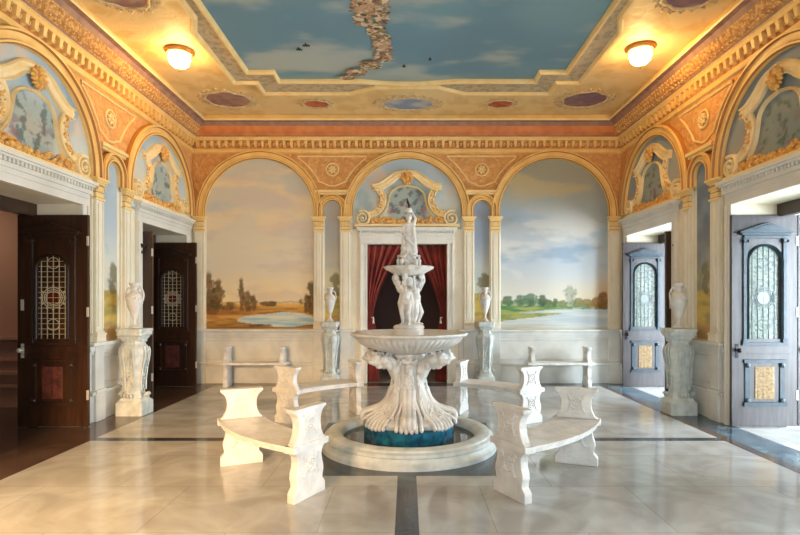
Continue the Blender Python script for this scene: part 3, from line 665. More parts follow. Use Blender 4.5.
# ------------------------------------------------------------------ door leaves
DW, DH = .82, 2.69
def leaf(kind, mirror=False):
    """local x 0..DW from the room edge outward, face toward -y"""
    wood, trim, glass, came, grille = {'dark': (M['darkwood'], M['darktrim'], M['glasswarm'], M['came'], M['pink']), 'grey': (M['daylitwood'], M['tealtrim'], M['glasscool'], M['leadgrey'], M['brassgrille'])}[kind]
    t = thing('door_1', None, None, kind='structure'); cx = DW/2; gw = .205; g0, g1, gr = 1.12, 2.09, .205
    if kind == 'dark': gw, g1, gr = .175, 2.0, .175
    mb = MB()   # stile-and-rail slab with openings
    mb.bx(0, cx-gw, -.025, .025, .012, DH); mb.bx(cx+gw, DW, -.025, .025, .012, DH); mb.bx(cx-gw, cx+gw, -.025, .025, .012, g0)
    arc = [(cx-gw, g1)]+[(cx-gw*math.cos(PI*k/16), g1+gr*math.sin(PI*k/16)) for k in range(17)]+[(cx+gw, g1), (cx+gw, DH), (cx-gw, DH)]
    # close the top as strips so the arch stays open
    for k in range(16):
        xa, xb = cx-gw*math.cos(PI*k/16), cx-gw*math.cos(PI*(k+1)/16); za, zb = g1+gr*math.sin(PI*k/16), g1+gr*math.sin(PI*(k+1)/16)
        mb.add([(xa,-.025,za),(xb,-.025,zb),(xb,-.025,DH),(xa,-.025,DH),(xa,.025,za),(xb,.025,zb),(xb,.025,DH),(xa,.025,DH)], [(0,1,2,3),(5,4,7,6),(0,4,5,1),(3,2,6,7)])
    for z in (1.02, .92): mb.bx(.03, DW-.03, -.032, -.025, z, z+.012)
    mb.build('slab', wood, t)
    mb = MB(); mb.bx(cx-.27, cx+.27, -.05, -.025, 2.39, 2.43); mb.bx(cx-.31, cx+.31, -.075, -.025, 2.43, 2.455)
    mb.extr([(cx-.34,2.455),(cx+.34,2.455),(cx+.34,2.475),(cx,2.59),(cx-.34,2.475)], -.09, -.025)
    mb.extr([(cx-.24,2.485),(cx+.24,2.485),(cx,2.56)], -.10, -.09); bevel(mb.build('pediment', trim, t), .004)
    for sg in (-1, 1):
        mb = MB(); x = cx+sg*.25; mb.bx(x-.025, x+.025, -.045, -.025, g0-.02, 2.34); mb.bx(x-.035, x+.035, -.06, -.025, 2.34, 2.39); mb.bx(x-.035, x+.035, -.055, -.025, g0-.05, g0)
        mb.ell((x-.028, -.06, 2.355), .018, 7, 5); mb.ell((x+.028, -.06, 2.355), .018, 7, 5)
        bevel(mb.build('colonnette', trim, t), .004)
    mb = MB(); mb.bx(cx-.29, cx+.29, -.05, -.025, g0-.08, g0-.045)
    ar = [(cx-(gw+.012)*math.cos(PI*k/20), g1+(gr+.012)*math.sin(PI*k/20)) for k in range(21)]
    mb.ribbon([(cx-gw-.012, g0)]+ar+[(cx+gw+.012, g0)], .03, .03, -.02); mb.build('glass_surround', trim, t)
    mb = MB(); poly = [(cx-gw, g0)]+[(cx+gw, g0)]+[(cx+gw*math.cos(PI*k/20), g1+gr*math.sin(PI*k/20)) for k in range(21)]; mb.extr(poly, -.004, .004)
    gl = mb.build('leaded_glass', glass, t)
    mb = MB()
    def topz(x): return g1+math.sqrt(max(0, gr*gr-(x-cx)**2))
    for k in range(-2, 3):
        x = cx+k*.07; mb.bx(x-.003, x+.003, -.014, -.004, g0, topz(x))
    z = g0+.06
    while z < g1+gr-.02:
        w = gw if z < g1 else math.sqrt(max(0, gr*gr-(z-g1)**2)); mb.bx(cx-w, cx+w, -.014, -.004, z-.003, z+.003); z += .066
    for zc_ in (1.3, 2.08):
        mb.tube([(cx+.07*math.cos(a), -.012, zc_+.07*math.sin(a)) for a in [2*PI*k/20 for k in range(20)]], .005, 5, True)
    for rr in (.085, .105, .13): mb.tube([(cx+rr*math.cos(a), -.012, 1.64+rr*math.sin(a)) for a in [2*PI*k/28 for k in range(28)]], .005, 5, True)
    for k in range(12): a = 2*PI*k/12; mb.ell((cx+.15*math.cos(a), -.012, 1.64+.15*math.sin(a)), (.014,.006,.014), 6, 4)
    mb.build('lattice', came, gl)
    mb = MB(); mb.extr([(cx+.078*math.cos(2*PI*k/24), 1.64+.078*math.sin(2*PI*k/24)) for k in range(24)], -.012, -.003); mb.build('centre_disc', M['ruby'] if kind == 'dark' else came, gl)
    # lower panel
    mb = MB(); 
    for (u0, u1, z0, z1, d) in ((cx-.27,cx+.27,.82,.86,.055),(cx-.27,cx+.27,.27,.32,.055),(cx-.25,cx-.19,.32,.82,.04),(cx+.19,cx+.25,.32,.82,.04)): mb.bx(u0, u1, -d, -.025, z0, z1)
    for sx in (-1, 1):
        for z in (.34, .79): mb.ell((cx+sx*.22, -.045, z), (.035,.02,.035), 8, 5)
    bevel(mb.build('lower_panel_frame', trim, t), .004)
    mb = MB(); mb.bx(cx-.12, cx+.12, -.035, -.025, .36, .77); gp = bevel(mb.build('grille_panel', grille, t), .003)
    mb = MB(); rn = random.Random(2)
    for k in range(9):
        z = .385+k*.045
        for sx in (-1, 0, 1): mb.tube([(cx+sx*.07+.025*math.cos(a), -.038, z+.018*math.sin(a)) for a in [2*PI*q/8 for q in range(8)]], .004, 4, True)
    mb.build('scroll_pattern', grille, gp)
    mb = MB(); hx = .06 if not mirror else DW-.06
    mb.bx(hx-.018, hx+.018, -.032, -.025, .88, 1.06); mb.tube([(hx,-.03,.98),(hx,-.075,.98)], .01, 8); mb.ell((hx,-.085,.98), (.03,.025,.03), 12, 8)
    if kind == 'dark': mb.bx(hx-.015, hx+.015, -.04, -.025, 1.48, 1.62)
    hd = mb.build('door_knob', M['iron'] if kind == 'grey' else M['chrome'], t, auto=40)
    mb = MB()
    for z in (.35, 1.4, 2.3): mb.bx(DW-.008, DW+.012, -.035, -.015, z, z+.12)
    mb.build('hinge', M['chrome'], t)
    return t
pos = 4.11
L0 = leaf('dark'); L0.location = (-4.04-DW*1.08, 6.77, 0); L0.scale = (1.08, 1, 1)
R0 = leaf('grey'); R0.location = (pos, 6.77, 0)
names = iter(range(2, 12))
def leafdup(src, loc, rz=0): o = dup(src, loc, rz); o.name = 'door_%d' % next(names); return o
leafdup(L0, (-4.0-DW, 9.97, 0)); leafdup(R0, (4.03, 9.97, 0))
leafdup(L0, (-4.05-DW, 8.36, 0))
leafdup(L0, (4.05, 8.36, 0))  # shade on this right leaf put in by reusing the dark door
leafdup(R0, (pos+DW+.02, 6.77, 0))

# ------------------------------------------------------------------ curtains in the back doorway
def curtain(sg):
    mb = MB(); nu, nz_ = 70, 60; vs = []
    for j in range(nz_+1):
        z = 2.70-2.69*j/nz_
        w = (.10+.62*((z-1.30)/1.4)**1.5) if z > 1.30 else .10+.12*min(1, (1.30-z)/.5)
        for i in range(nu+1):
            u = i/nu; x = -.775+u*w; amp = .035 if z > 1.4 else .02
            yy = .14+amp*math.sin(u*30+1.5*math.sin(z*2))+.012*math.sin(u*71+z*3); vs.append((x*-sg, yy, z))
    mb.add(vs, [(j*(nu+1)+i, j*(nu+1)+i+1, (j+1)*(nu+1)+i+1, (j+1)*(nu+1)+i) for j in range(nz_) for i in range(nu)])
    side = 'left' if sg == -1 else 'right'
    t = thing('curtain', 'crimson velvet curtain tied back to the %s of the rear doorway' % side, 'curtain', (0, YB, 0), 0, 'tied-back curtains')
    sgx = sg
    o = mb.build('drape', M['velvet'], t, True); s_ = o.modifiers.new('thick', 'SOLIDIFY'); s_.thickness = .006
    for v in o.data.vertices: v.co.x = v.co.x*(-1 if False else 1)
    mb = MB(); mb.tube([(x*-sg, .14+.05*math.cos(k*.9), 1.30-.03*math.sin(k*.5)) for k, x in enumerate((-.77,-.74,-.70,-.67,-.66))], .012, 6)
    mb.lathe([(.006,0),(.012,-.02),(.018,-.04),(.012,-.05),(.022,-.12),(.02,-.13)], 10, (.66*sg, .08, 1.29)); mb.build('tassel', M['tassel'], t, True)
    return t
# both calls place cloth on their own side of the doorway
def mirror_thing(t):
    for ch in t.children:
        for v in ch.data.vertices: v.co.x *= -1
curtain(-1); curtain(1)
mb = MB(); mb.tube([(-.78,.14,2.69),(.78,.14,2.69)], .015, 8); tag(mb.build('curtain_rod', M['bronze']), 'dark rod across the top of the curtained doorway', 'rod').location = (0, YB, 0)
for c in [o for o in bpy.data.objects if o.name.startswith('curtain') and o.type == 'EMPTY']: pass

# rooms beyond the doorways
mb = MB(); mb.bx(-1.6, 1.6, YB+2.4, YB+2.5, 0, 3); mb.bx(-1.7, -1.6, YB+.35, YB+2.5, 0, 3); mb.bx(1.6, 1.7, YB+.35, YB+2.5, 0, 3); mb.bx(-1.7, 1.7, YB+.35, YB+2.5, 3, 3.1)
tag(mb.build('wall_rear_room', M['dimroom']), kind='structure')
mb = MB(); X = -HW-T
mb.bx(-7.6, -7.5, 1.5, YB+T, 0, 3.3); mb.mat(1).bx(-7.5, X-.45, 8.02, 8.12, 0, 3.3); mb.mat(0).bx(-7.6, X, YB+T, YB+T+.1, 0, 3.3); mb.bx(-7.6, X, 1.4, 1.5, 0, 3.3); mb.bx(-7.6, X, 1.4, YB+T+.1, 3.3, 3.4)
mb.mat(1)
for z, d in ((.95,.06),(1.02,.1),(.3,.05),(.5,.08),(.7,.05)): mb.bx(-7.5, X-.45, 8.02-d, 8.02, z, z+.05)
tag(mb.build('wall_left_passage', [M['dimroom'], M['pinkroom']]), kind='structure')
mb = MB(); mb.bx(-7.6, X, 1.4, YB+T+.1, -.05, -.0005); tag(mb.build('floor_left_passage', M['umber']), kind='structure')
mb = MB(); X = HW+T
for a, b_ in ((1.4,2.2),(3.8,4.6),(6.2,7.0),(8.6,9.2),(10.6,YB+T+.1)): mb.bx(7.5, 7.7, a, b_, 0, 3.3)
mb.bx(7.5, 7.7, 1.4, YB+T, 2.9, 3.3); mb.bx(X, 7.7, YB+T, YB+T+.1, 0, 3.3); mb.bx(X, 7.7, 1.3, 1.4, 0, 3.3); mb.bx(X, 7.7, 1.4, YB+T+.1, 3.3, 3.4)
tag(mb.build('wall_right_passage', M['whiteroom']), kind='structure')
mb = MB(); mb.bx(X, 7.7, 1.3, YB+T+.1, -.05, -.0005); tag(mb.build('floor_right_passage', M['floor']), kind='structure')

# dark timber heads and posts on the passage side of the four side doorways
for k, (sg, y) in enumerate(((-1, YC), (-1, 9.16), (1, YC), (1, 9.16))):
    mb = MB(); xa, xb = sorted((sg*(HW+T-.12), sg*(HW+T-.02)))
    mb.bx(xa, xb, y-OPW, y+OPW, OPH-.16, OPH); mb.bx(xa, xb, y-OPW, y-OPW+.08, 0, OPH-.16); mb.bx(xa, xb, y+OPW-.04, y+OPW, 0, OPH-.16)
    tag(mb.build('trim_%d' % (7+k), M['darkwood']), kind='structure')
# ------------------------------------------------------------------ ceiling lamps
lp = thing('ceiling_lamp', '', 'ceiling lamp', (-3.2, 7.5, ZC), 0, 'opal ceiling lamps')
MB().lathe([(.0,0),(.19,0),(.2,-.02),(.185,-.045),(.165,-.06),(.15,-.055),(.0,-.055)], 36).build('brass_ring', M['lampring'], lp, auto=35)
MB().lathe([(.135,-.058),(.145,-.09),(.146,-.13),(.128,-.185),(.092,-.22),(.046,-.24),(.0,-.245)], 32).build('globe', M['globe'], lp, True)
MB().lathe([(.0,-.24),(.014,-.25),(.02,-.265),(.01,-.28),(.012,-.29),(0,-.30)], 12).build('finial', M['lampring'], lp, True)
lp['label'] = 'glowing opal ceiling lamp on the left side'
dup(lp, (3.24, 7.4, ZC), 0, 'glowing opal ceiling lamp on the right side')


# ------------------------------------------------------------------ fountain
FY = YC
ft = thing('fountain', 'tiered white carved stone fountain with statues in the middle of the hall', 'fountain', (.02, FY, 0))
MB().lathe([(.70,0),(.965,0),(.965,.045),(.95,.055),(.935,.07),(.925,.10),(.935,.115),(.93,.14),(.90,.155),(.895,.172),(.87,.185),(.80,.185),(.775,.178),(.75,.165),(.735,.14),(.73,.09),(.73,.0)], 96, caps=False).build('basin_ring', M['greystone'], ft, auto=30)
MB().lathe([(0,0.004),(.74,.004)], 64, caps=False).build('basin_floor', M['slate'], ft)
def octa(a, z): return 1/(max(abs(math.cos(((a+PI/8) % (PI/4))-PI/8)), .9))
MB().lathe([(.0,.005),(.50,.005),(.50,.235),(.47,.25),(0,.25)], 8).build('tiled_plinth', M['teal'], ft)
ft.children[-1]['label'] = 'teal tiled plinth'
PS = [(.455,.25),(.47,.27),(.475,.30),(.44,.335),(.35,.38),(.28,.43),(.225,.50),(.185,.60),(.165,.70),(.152,.80),(.15,.90),(.17,.97),(.19,1.0),(.18,1.03)]
def flute(a, z): return 1+.05*math.cos(8*a)+.028*abs(math.cos(12*a))-.014
PSs = smooth_path(PS, 4)
MB().lathe([(0,.25)]+PSs+[(0,1.03)], 96, rf=flute).build('fluted_stem', M['stone'], ft, True)
def prof_r(z):
    for (r0, z0), (r1, z1) in zip(PS, PS[1:]):
        if z0 <= z <= z1: return r0+(r1-r0)*(z-z0)/(z1-z0)
    return PS[-1][0]
for k in range(4):         # scroll buttress feet
    a = k*PI/2+PI/4*0; ca, sa = math.cos(a), math.sin(a); mb = MB(); P = lambda r, z, w=0: (r*ca-w*sa, r*sa+w*ca, z)
    pts = [(.19,.64),(.235,.52),(.31,.44),(.41,.40),(.49,.375),(.515,.33),(.50,.285),(.46,.28),(.45,.31),(.47,.33)]
    pts = smooth_path(pts, 4)
    for w in (-.045, 0, .045): mb.tube([P(r, z, w) for r, z in pts], .03 if w else .036, 8)
    mb.build('scroll_foot', M['stone'], ft, True)
for k in range(8):          # hanging leaf and mask carvings on the stem
    a = -PI/2+k*PI/4; ca, sa = math.cos(a), math.sin(a); mb = MB(); rn = random.Random(k)
    for w in (-1, -.6, -.22, .22, .6, 1):
        pts = []
        for q in range(22):
            zz = .90-.62*q/21; hw = .03+.10*ss(.66, .30, zz); r = prof_r(zz)*1.06+.012*(1-abs(w))+.006; wv = w*hw; pts.append((r*ca-wv*sa, r*sa+wv*ca, zz-.02*(1-abs(w))))
        mb.tube(pts, [.008+.010*ss(0, 10, q) for q in range(22)], 6)
        x_, y_, z_ = pts[-1]; mb.ell((x_, y_, z_), (.024,.024,.03), 8, 6)
    for q in range(46):
        zz = rn.uniform(.34, .80); hw = (.05+.07*ss(.6, .32, zz)); wv = rn.uniform(-1, 1)*hw; r = prof_r(zz)*1.06+.012; e = rn.uniform(.010, .02)
        mb.ell((r*ca-wv*sa, r*sa+wv*ca, zz), (e, e, e*1.5), 7, 5)
    for q in range(9): wv = -.09+.0225*q; r = prof_r(.96)+.012; mb.ell((r*ca-wv*sa, r*sa+wv*ca, .955-.03*abs(math.cos(q))), (.02,.02,.03), 7, 5)
    r = prof_r(.85)+.03; mb.ell((r*ca, r*sa, .86), (.05,.05,.07), 12, 8); mb.ell(((r+.05)*ca, (r+.05)*sa, .85), (.014,.014,.03), 8, 5)
    for w in (-.02, .02): mb.ell(((r+.04)*ca-w*sa, (r+.04)*sa+w*ca, .88), .012, 7, 5)
    for w in (-.16, -.1, .1, .16):
        for z in (.34, .38): r2 = prof_r(z)*1.06; mb.ell((r2*ca-w*sa*.8, r2*sa+w*ca*.8, z-.02), (.02,.02,.035), 7, 5)
    mb.build('leaf_carving', M['stone'], ft, True)
for k, a in enumerate((math.radians(12), math.radians(168), math.radians(218), math.radians(322), PI/2)):          # dolphin-headed brackets below the bowl
    ca, sa = math.cos(a), math.sin(a); mb = MB(); P = lambda r, z, w=0: (r*ca-w*sa, r*sa+w*ca, z)
    sp_ = smooth_path([(.16,.74),(.20,.86),(.26,.93),(.34,.95),(.42,.97),(.48,1.03)], 3)
    mb.tube([P(r, z) for r, z in sp_], [.04+.035*math.sin(PI*i/len(sp_)) for i in range(len(sp_))], 10)
    mb.ell(P(.45, .965), (.065,.065,.06), 10, 8); mb.ell(P(.51, .955), (.035,.035,.028), 8, 6); mb.ell(P(.40, .90), (.045,.045,.03), 8, 6)
    for w in (-.07, .07): mb.ell(P(.38, .97, w), (.05,.05,.05), 8, 6); mb.ell(P(.30, .90, w*.8), (.035,.035,.05), 8, 6); mb.ell(P(.46, 1.0, w*.7), (.03,.03,.03), 8, 6)
    for q in range(5): mb.cap(P(.24+.05*q, .99), P(.25+.055*q, 1.05, .03*(q % 2)-.015), .02, .014, 6)
    o = mb.build('dolphin_bracket', M['stone'], ft, True); r_ = o.modifiers.new('fuse', 'REMESH'); r_.mode = 'VOXEL'; r_.voxel_size = .009; r_.use_smooth_shade = True
def gad(a, z): return 1+(.06*abs(math.sin(28*a))-.035 if 1.03 < z < 1.19 else 0)
MB().lathe([(0,1.02),(.20,1.02),(.26,1.035),(.38,1.065),(.48,1.10),(.55,1.145),(.595,1.19),(.605,1.205),(.64,1.215),(.655,1.232),(.65,1.25),(.62,1.256),(.59,1.245),(.50,1.20),(.30,1.16),(0,1.15)], 448, rf=gad).build('main_bowl', M['stone'], ft, auto=35)
# middle tier
MB().lathe([(0,1.15),(.17,1.15),(.175,1.27),(.165,1.29),(.175,1.31),(.16,1.33),(.10,1.345),(.06,1.38),(.055,1.75),(.09,1.86),(0,1.88)], 32).build('statue_base', M['stone'], ft, auto=35)
def putto(rot, z0, H, arms='up'):
    """child figure H tall facing +x, turned by rot and set on the radius"""
    mb = MB(); u = H/6.; P = lambda x, y, z: Vector((x*u, y*u, z*u))
    for sy in (-1, 1):
        fx = .35 if sy > 0 else 0
        mb.cap(P(0,.42*sy,3.05), P(.25+fx,.5*sy,1.7), .46*u, .33*u); mb.cap(P(.25+fx,.5*sy,1.7), P(-.05+fx*.5,.48*sy,.35), .33*u, .2*u); mb.cap(P(0+fx*.5,.48*sy,.2), P(.55+fx*.5,.55*sy,.12), .18*u, .13*u)
        sh = P(0,.62*sy,4.55)
        if arms == 'up': el = P(.15,1.25*sy,5.0); ha = P(.1,1.2*sy,6.1)
        elif arms == 'down': el = P(.1,1.05*sy,3.7); ha = P(.5,.8*sy,2.9)
        else: el = P(.6,.9*sy,4.0); ha = P(1.1,.3*sy,4.3)
        mb.cap(sh, el, .25*u, .2*u); mb.cap(el, ha, .2*u, .14*u); mb.ell(ha+P(0,0,.15), .2*u, 8, 6)
        for f in range(4): mb.cap(ha+P(.05,.1*(f-1.5),.2), ha+P(.2,.13*(f-1.5),.48), .055*u, .045*u, 6)
    mb.ell(P(0,0,3.2), (.56*u,.72*u,.6*u)); mb.ell(P(.08,0,3.7), (.58*u,.62*u,.6*u)); mb.ell(P(0,0,4.35), (.5*u,.7*u,.6*u)); mb.cap(P(0,0,4.7), P(.05,0,5.1), .26*u, .22*u)
    mb.ell(P(.08,0,5.55), (.5*u,.46*u,.55*u), 14, 10); mb.ell(P(.56,0,5.48), (.12*u,.09*u,.12*u)); mb.ell(P(.42,.24,5.35), .16*u); mb.ell(P(.42,-.24,5.35), .16*u); mb.ell(P(.5,0,5.2), (.1*u,.16*u,.06*u))
    for sy in (-1, 1): mb.ell(P(.05,.47*sy,5.5), (.12*u,.06*u,.16*u))
    rn = random.Random(int(rot*10)+3)
    for k in range(16): a = rn.uniform(.9, 5.4); e = rn.uniform(.2, 1.4); mb.ell(P(.05+.45*math.cos(a)*math.cos(e), .43*math.sin(a)*math.cos(e), 5.62+.46*math.sin(e)), .16*u, 7, 5)
    # cloth around the hips
    for k in range(12): a = 2*PI*k/12; mb.cap(P(.5*math.cos(a),.68*math.sin(a),3.2+.15*math.sin(a*2)), P(.5*math.cos(a+.5),.68*math.sin(a+.5),2.9+.1*math.sin(a*3)), .13*u, .12*u, 7)
    return mb
def place(mb, rot, r, z0):
    c, s = math.cos(rot), math.sin(rot); mb.v = [((x+r)*c-y*s, (x+r)*s+y*c, z+z0) for x, y, z in mb.v]; return mb
def fuse(o, vs=.007):
    r_ = o.modifiers.new('fuse', 'REMESH'); r_.mode = 'VOXEL'; r_.voxel_size = vs; r_.use_smooth_shade = True; return o
for k, rt in enumerate((-PI/2-.35, -PI/2+.9+.35, PI/2+.2)):
    fuse(place(putto(rt, 0, .50), rt, .085, 1.335).build('putto_statue', M['stone'], ft, True))
# drapery and foliage between the putti, under the upper dish
mb = MB(); rn = random.Random(12)
for k in range(70):
    a = rn.uniform(0, 2*PI); z = rn.uniform(1.70, 1.88); r = .06+.11*(z-1.62)/.25; q = rn.uniform(.02, .04); mb.ell((r*math.cos(a), r*math.sin(a), z), (q, q, q*1.3), 7, 5)
for k in range(9):
    a = 2*PI*k/9; mb.tube([(.08*math.cos(a), .08*math.sin(a), 1.70), (.10*math.cos(a+.2), .10*math.sin(a+.2), 1.58), (.07*math.cos(a+.4), .07*math.sin(a+.4), 1.40)], [.025,.03,.02], 8)
fuse(mb.build('carved_drapery', M['stone'], ft, True))
def scal(a, z): return 1+(.05*math.cos(12*a) if z > 1.93 else 0)
MB().lathe([(0,1.87),(.10,1.87),(.16,1.89),(.20,1.92),(.255,1.955),(.27,1.975),(.262,1.985),(.22,1.965),(.12,1.94),(0,1.94)], 96, rf=scal).build('upper_dish', M['stone'], ft, auto=40)
# seated child, and the draped top figure
mb = MB()
for k, (a, s_) in enumerate(((-PI/2-1.0, 1), (-PI/2+1.0, 1), (PI/2, 1))):
    c, s = math.cos(a), math.sin(a); P = lambda x, y, z: (x*c-y*s, x*s+y*c, z)
    for sy in (-1, 1):
        mb.cap(P(.05,.025*sy,2.03), P(.115,.035*sy,2.045), .03, .024); mb.cap(P(.115,.035*sy,2.045), P(.12,.035*sy,1.965), .022, .015); mb.cap(P(.05,.05*sy,2.13), P(.10,.06*sy,2.08), .018, .014); mb.cap(P(.10,.06*sy,2.08), P(.12,.03*sy,2.10), .014, .012)
    mb.ell(P(.055,0,2.06), (.04,.04,.05)); mb.ell(P(.06,0,2.115), (.035,.042,.045)); mb.ell(P(.068,0,2.19), (.034,.032,.038)); mb.ell(P(.102,0,2.185), .008)
mb.lathe([(0,1.94),(.10,1.94),(.09,1.99),(.06,2.01),(0,2.02)], 20)
fuse(mb.build('seated_children', M['stone'], ft, True), .006)
mb = MB()
mb.lathe([(0,2.0),(.075,2.0),(.07,2.08),(.062,2.18),(.055,2.28),(.058,2.32),(0,2.33)], 24, rf=lambda a, z: 1+.10*math.cos(7*a+z*9))
mb.ell((0,0,2.34), (.055,.045,.05)); mb.ell((.0,0,2.40), (.05,.04,.055)); mb.ell((0,0,2.445), (.062,.038,.03)); mb.cap((0,0,2.45), (0,0,2.49), .022, .02)
mb.ell((.004,-.005,2.53), (.032,.036,.042), 12, 8); mb.ell((.004,-.043,2.525), (.007,.01,.011)); mb.ell((0,.012,2.545), (.037,.037,.035)); mb.ell((.004,-.035,2.505), (.012,.006,.004))
mb.cap((-.055,0,2.445), (-.085,-.02,2.36), .02, .017); mb.cap((-.085,-.02,2.36), (-.05,-.06,2.33), .016, .012); mb.cap((.055,0,2.45), (.075,-.01,2.52), .02, .016); mb.cap((.075,-.01,2.52), (.03,0,2.60), .015, .012)
mb.cap((-.03,-.05,2.30), (.06,-.05,2.20), .022, .018); mb.cap((.05,-.04,2.42), (.075,-.03,2.14), .02, .026); mb.cap((-.06,-.02,2.3), (-.07,-.02,2.1), .018, .026)
mb.lathe([(0,2.585),(.03,2.585),(.04,2.61),(.03,2.635),(0,2.64)], 16)
fuse(mb.build('draped_figure', M['stone'], ft, True), .006)
mb = MB(); mb.tube([(0,0,2.63),(0,0,2.68),(-.012,0,2.71),(-.02,0,2.745)], [.012,.01,.012,.006], 8); mb.ell((-.012,0,2.70), .016, 8, 6); mb.build('spout', M['bronze'], ft, True)
w = MB().lathe([(.0,.10),(.732,.10)], 64, caps=False).build('pool_water', M['water']); w.location = (.02, FY, 0); tag(w, 'still dark water in the round basin of the fountain', 'water', kind='stuff')

# ------------------------------------------------------------------ curved benches
PH = .74
half = [(.205,.74),(.205,.705),(.185,.695),(.165,.67),(.15,.63),(.148,.58),(.158,.53),(.175,.50),(.19,.475),(.215,.46),(.215,.40),(.195,.385),(.172,.36),(.162,.32),(.17,.27),(.186,.23),(.19,.19),(.178,.15),(.175,.12),(.20,.095),(.215,.08),(.215,0)]
def slab(mb, th):
    poly = [(x*.93, z) for x, z in half]+[(-x*.93, z) for x, z in reversed(half)]; return mb.extr(poly, -th/2, th/2)
def carve(mb, th, sides, rows=((.27,.055),(.60,.055))):
    """rosette and scroll carving on one face (x-z plane)"""
    for sy in sides:
        y = sy*th/2
        for zc_, R_ in rows:
            mb.tube([(R_*math.cos(a), y, zc_+R_*math.sin(a)) for a in [2*PI*k/16 for k in range(16)]], .012, 5, True)
            for k in range(6): a = 2*PI*k/6; mb.ell((R_*.55*math.cos(a), y, zc_+R_*.55*math.sin(a)), (.014,.008,.014), 6, 4)
            mb.ell((0, y, zc_), .012, 6, 4)
        for sx in (-1, 1):
            for z0, sg in [(r_[0], g_) for r_ in rows for g_ in (1, -1)]:
                sp_ = [(sx*(.055+.05*u), y, z0+sg*(.03+.06*math.sin(u*2.4))) for u in [k/6 for k in range(7)]]; mb.tube(sp_, [.013-.0012*k for k in range(7)], 5)
    return mb
def curved_bench(a0, a1, R, label, loc):
    t = thing('curved_bench', label, 'bench', loc, 0, 'curved benches around the fountain'); w = .20
    mb = MB(); prof = [(-w,.40),(-w,.425),(-w-.02,.435),(-w-.02,.455),(w+.02,.455),(w+.02,.435),(w,.425),(w,.40)]; rs = []
    N_ = 40
    for k in range(N_+1):
        a = a0+(a1-a0)*k/N_; rs.append([((R+r)*math.cos(a), (R+r)*math.sin(a), z) for r, z in prof])
    mb.rings(rs); mb.build('seat', M['stone'], t, auto=30)
    for a in (a0, a1):
        o = slab(MB(), .075).build('end_panel', M['stone'], t); o.location = (R*math.cos(a), R*math.sin(a), 0); o.rotation_euler = (0, 0, a); bevel(o, .006)
        for f_, w_ in ((-1, .27), (-1, .60), (1, .27), (1, .60)): carve(MB(), .075, (f_,), ((w_, .055),)).build('carving', M['stone'], o, True)
        bevel(MB().bx(-.225, .225, -.055, .055, .40, .455).build('ledge', M['stone'], o), .005); bevel(MB().bx(-.20, .20, -.048, .048, .715, .742).build('top_moulding', M['stone'], o), .005)
    return t
D2 = math.radians
for a0, a1, R, lb in ((203, 242, 1.79, 'nearest left curved white stone bench, before the fountain'), (298, 337, 1.79, 'nearest right curved white stone bench, before the fountain'),
                      (33, 66, 1.89, 'far right curved white stone bench, behind the fountain'), (114, 147, 1.89, 'far left curved white stone bench, behind the fountain')):
    curved_bench(D2(a0), D2(a1), R, lb, (.02, FY, 0))
def straight_bench(x, label):
    t = thing('wall_bench', label, 'bench', (x, 10.02, 0), 0, 'straight benches against the back wall')
    mb = MB(); mb.bx(-.62, .62, -.17, .17, .41, .455); bevel(mb.build('seat', M['stone'], t), .006)
    for sx in (-.52, .52):
        o = slab(MB(), .07).build('end_panel', M['stone'], t); o.location = (sx, 0, 0); o.rotation_euler = (0,0,PI/2); o.scale = (.85,1,1); bevel(o, .006)
        for f_, w_ in ((-1, .27), (-1, .60), (1, .27), (1, .60)): carve(MB(), .07, (f_,), ((w_, .055),)).build('carving', M['stone'], o, True)
    return t
straight_bench(-2.85, 'straight stone bench under the orange lake mural'); straight_bench(2.86, 'straight stone bench under the green riverbank mural')

# ------------------------------------------------------------------ pedestals and urns
pd = thing('carved_pedestal', '', 'pedestal', (-3.85, 7.55, 0), 0)
def sq(h, z, ch=.28):
    c = h*ch; return [(h-c,-h,z),(h,-h+c,z),(h,h-c,z),(h-c,h,z),(-h+c,h,z),(-h,h-c,z),(-h,-h+c,z),(-h+c,-h,z)]
MB().rings([sq(h, z, .12) for h, z in ((.235,0),(.235,.17),(.225,.185),(.20,.20),(.185,.22),(.18,.24))]).build('foot', M['greystone'], pd, auto=30)
pr_ = smooth_path([(.17,.24),(.145,.31),(.14,.40),(.15,.52),(.175,.66),(.205,.80),(.215,.88),(.20,.94),(.165,.98),(.15,1.02),(.155,1.05)], 4)
MB().rings([sq(h, z, .42) for h, z in pr_]).build('body', M['greystone'], pd, auto=35)
MB().rings([sq(h, z, .14) for h, z in ((.16,1.05),(.175,1.07),(.19,1.085),(.195,1.10),(.225,1.12),(.225,1.165),(.235,1.175),(.235,1.205),(.22,1.21))]).build('cap_slab', M['greystone'], pd, auto=30)
for k in range(4):
    a = k*PI/2; ca, sa = math.cos(a), math.sin(a); mb = MB(); P = lambda r, z, w=0: (r*ca-w*sa, r*sa+w*ca, z); rn = random.Random(k)
    pts = []
    for u in range(14): v = u/13; an = v*7; pts.append((.235+.03*(1-v)*math.cos(an)-.01, .27+.035*(1-v)*math.sin(an)))
    for w in (-.05, 0, .05): mb.tube([P(r, z, w) for r, z in pts], .018, 6)
    sp_ = smooth_path([(.16,.34),(.165,.5),(.19,.66),(.222,.80),(.235,.88),(.215,.95)], 3)
    for w in (-.085, .085): mb.tube([P(r, z, w) for r, z in sp_], .016, 6)
    for q in range(26):
        v = q/25; i = int(v*(len(sp_)-1)); r, z = sp_[i]; mb.ell(P(r-.004, z, rn.uniform(-.055, .055)), (.018,.018,.028), 6, 4)
    for q in range(5): mb.ell(P(.17, 1.04, -.08+q*.04), (.02,.02,.022), 6, 4); mb.ell(P(.228, 1.14, -.12+q*.06), (.014,.014,.014), 6, 4)
    mb.build('carved_face', M['greystone'], pd, True)
pd['label'] = 'x'
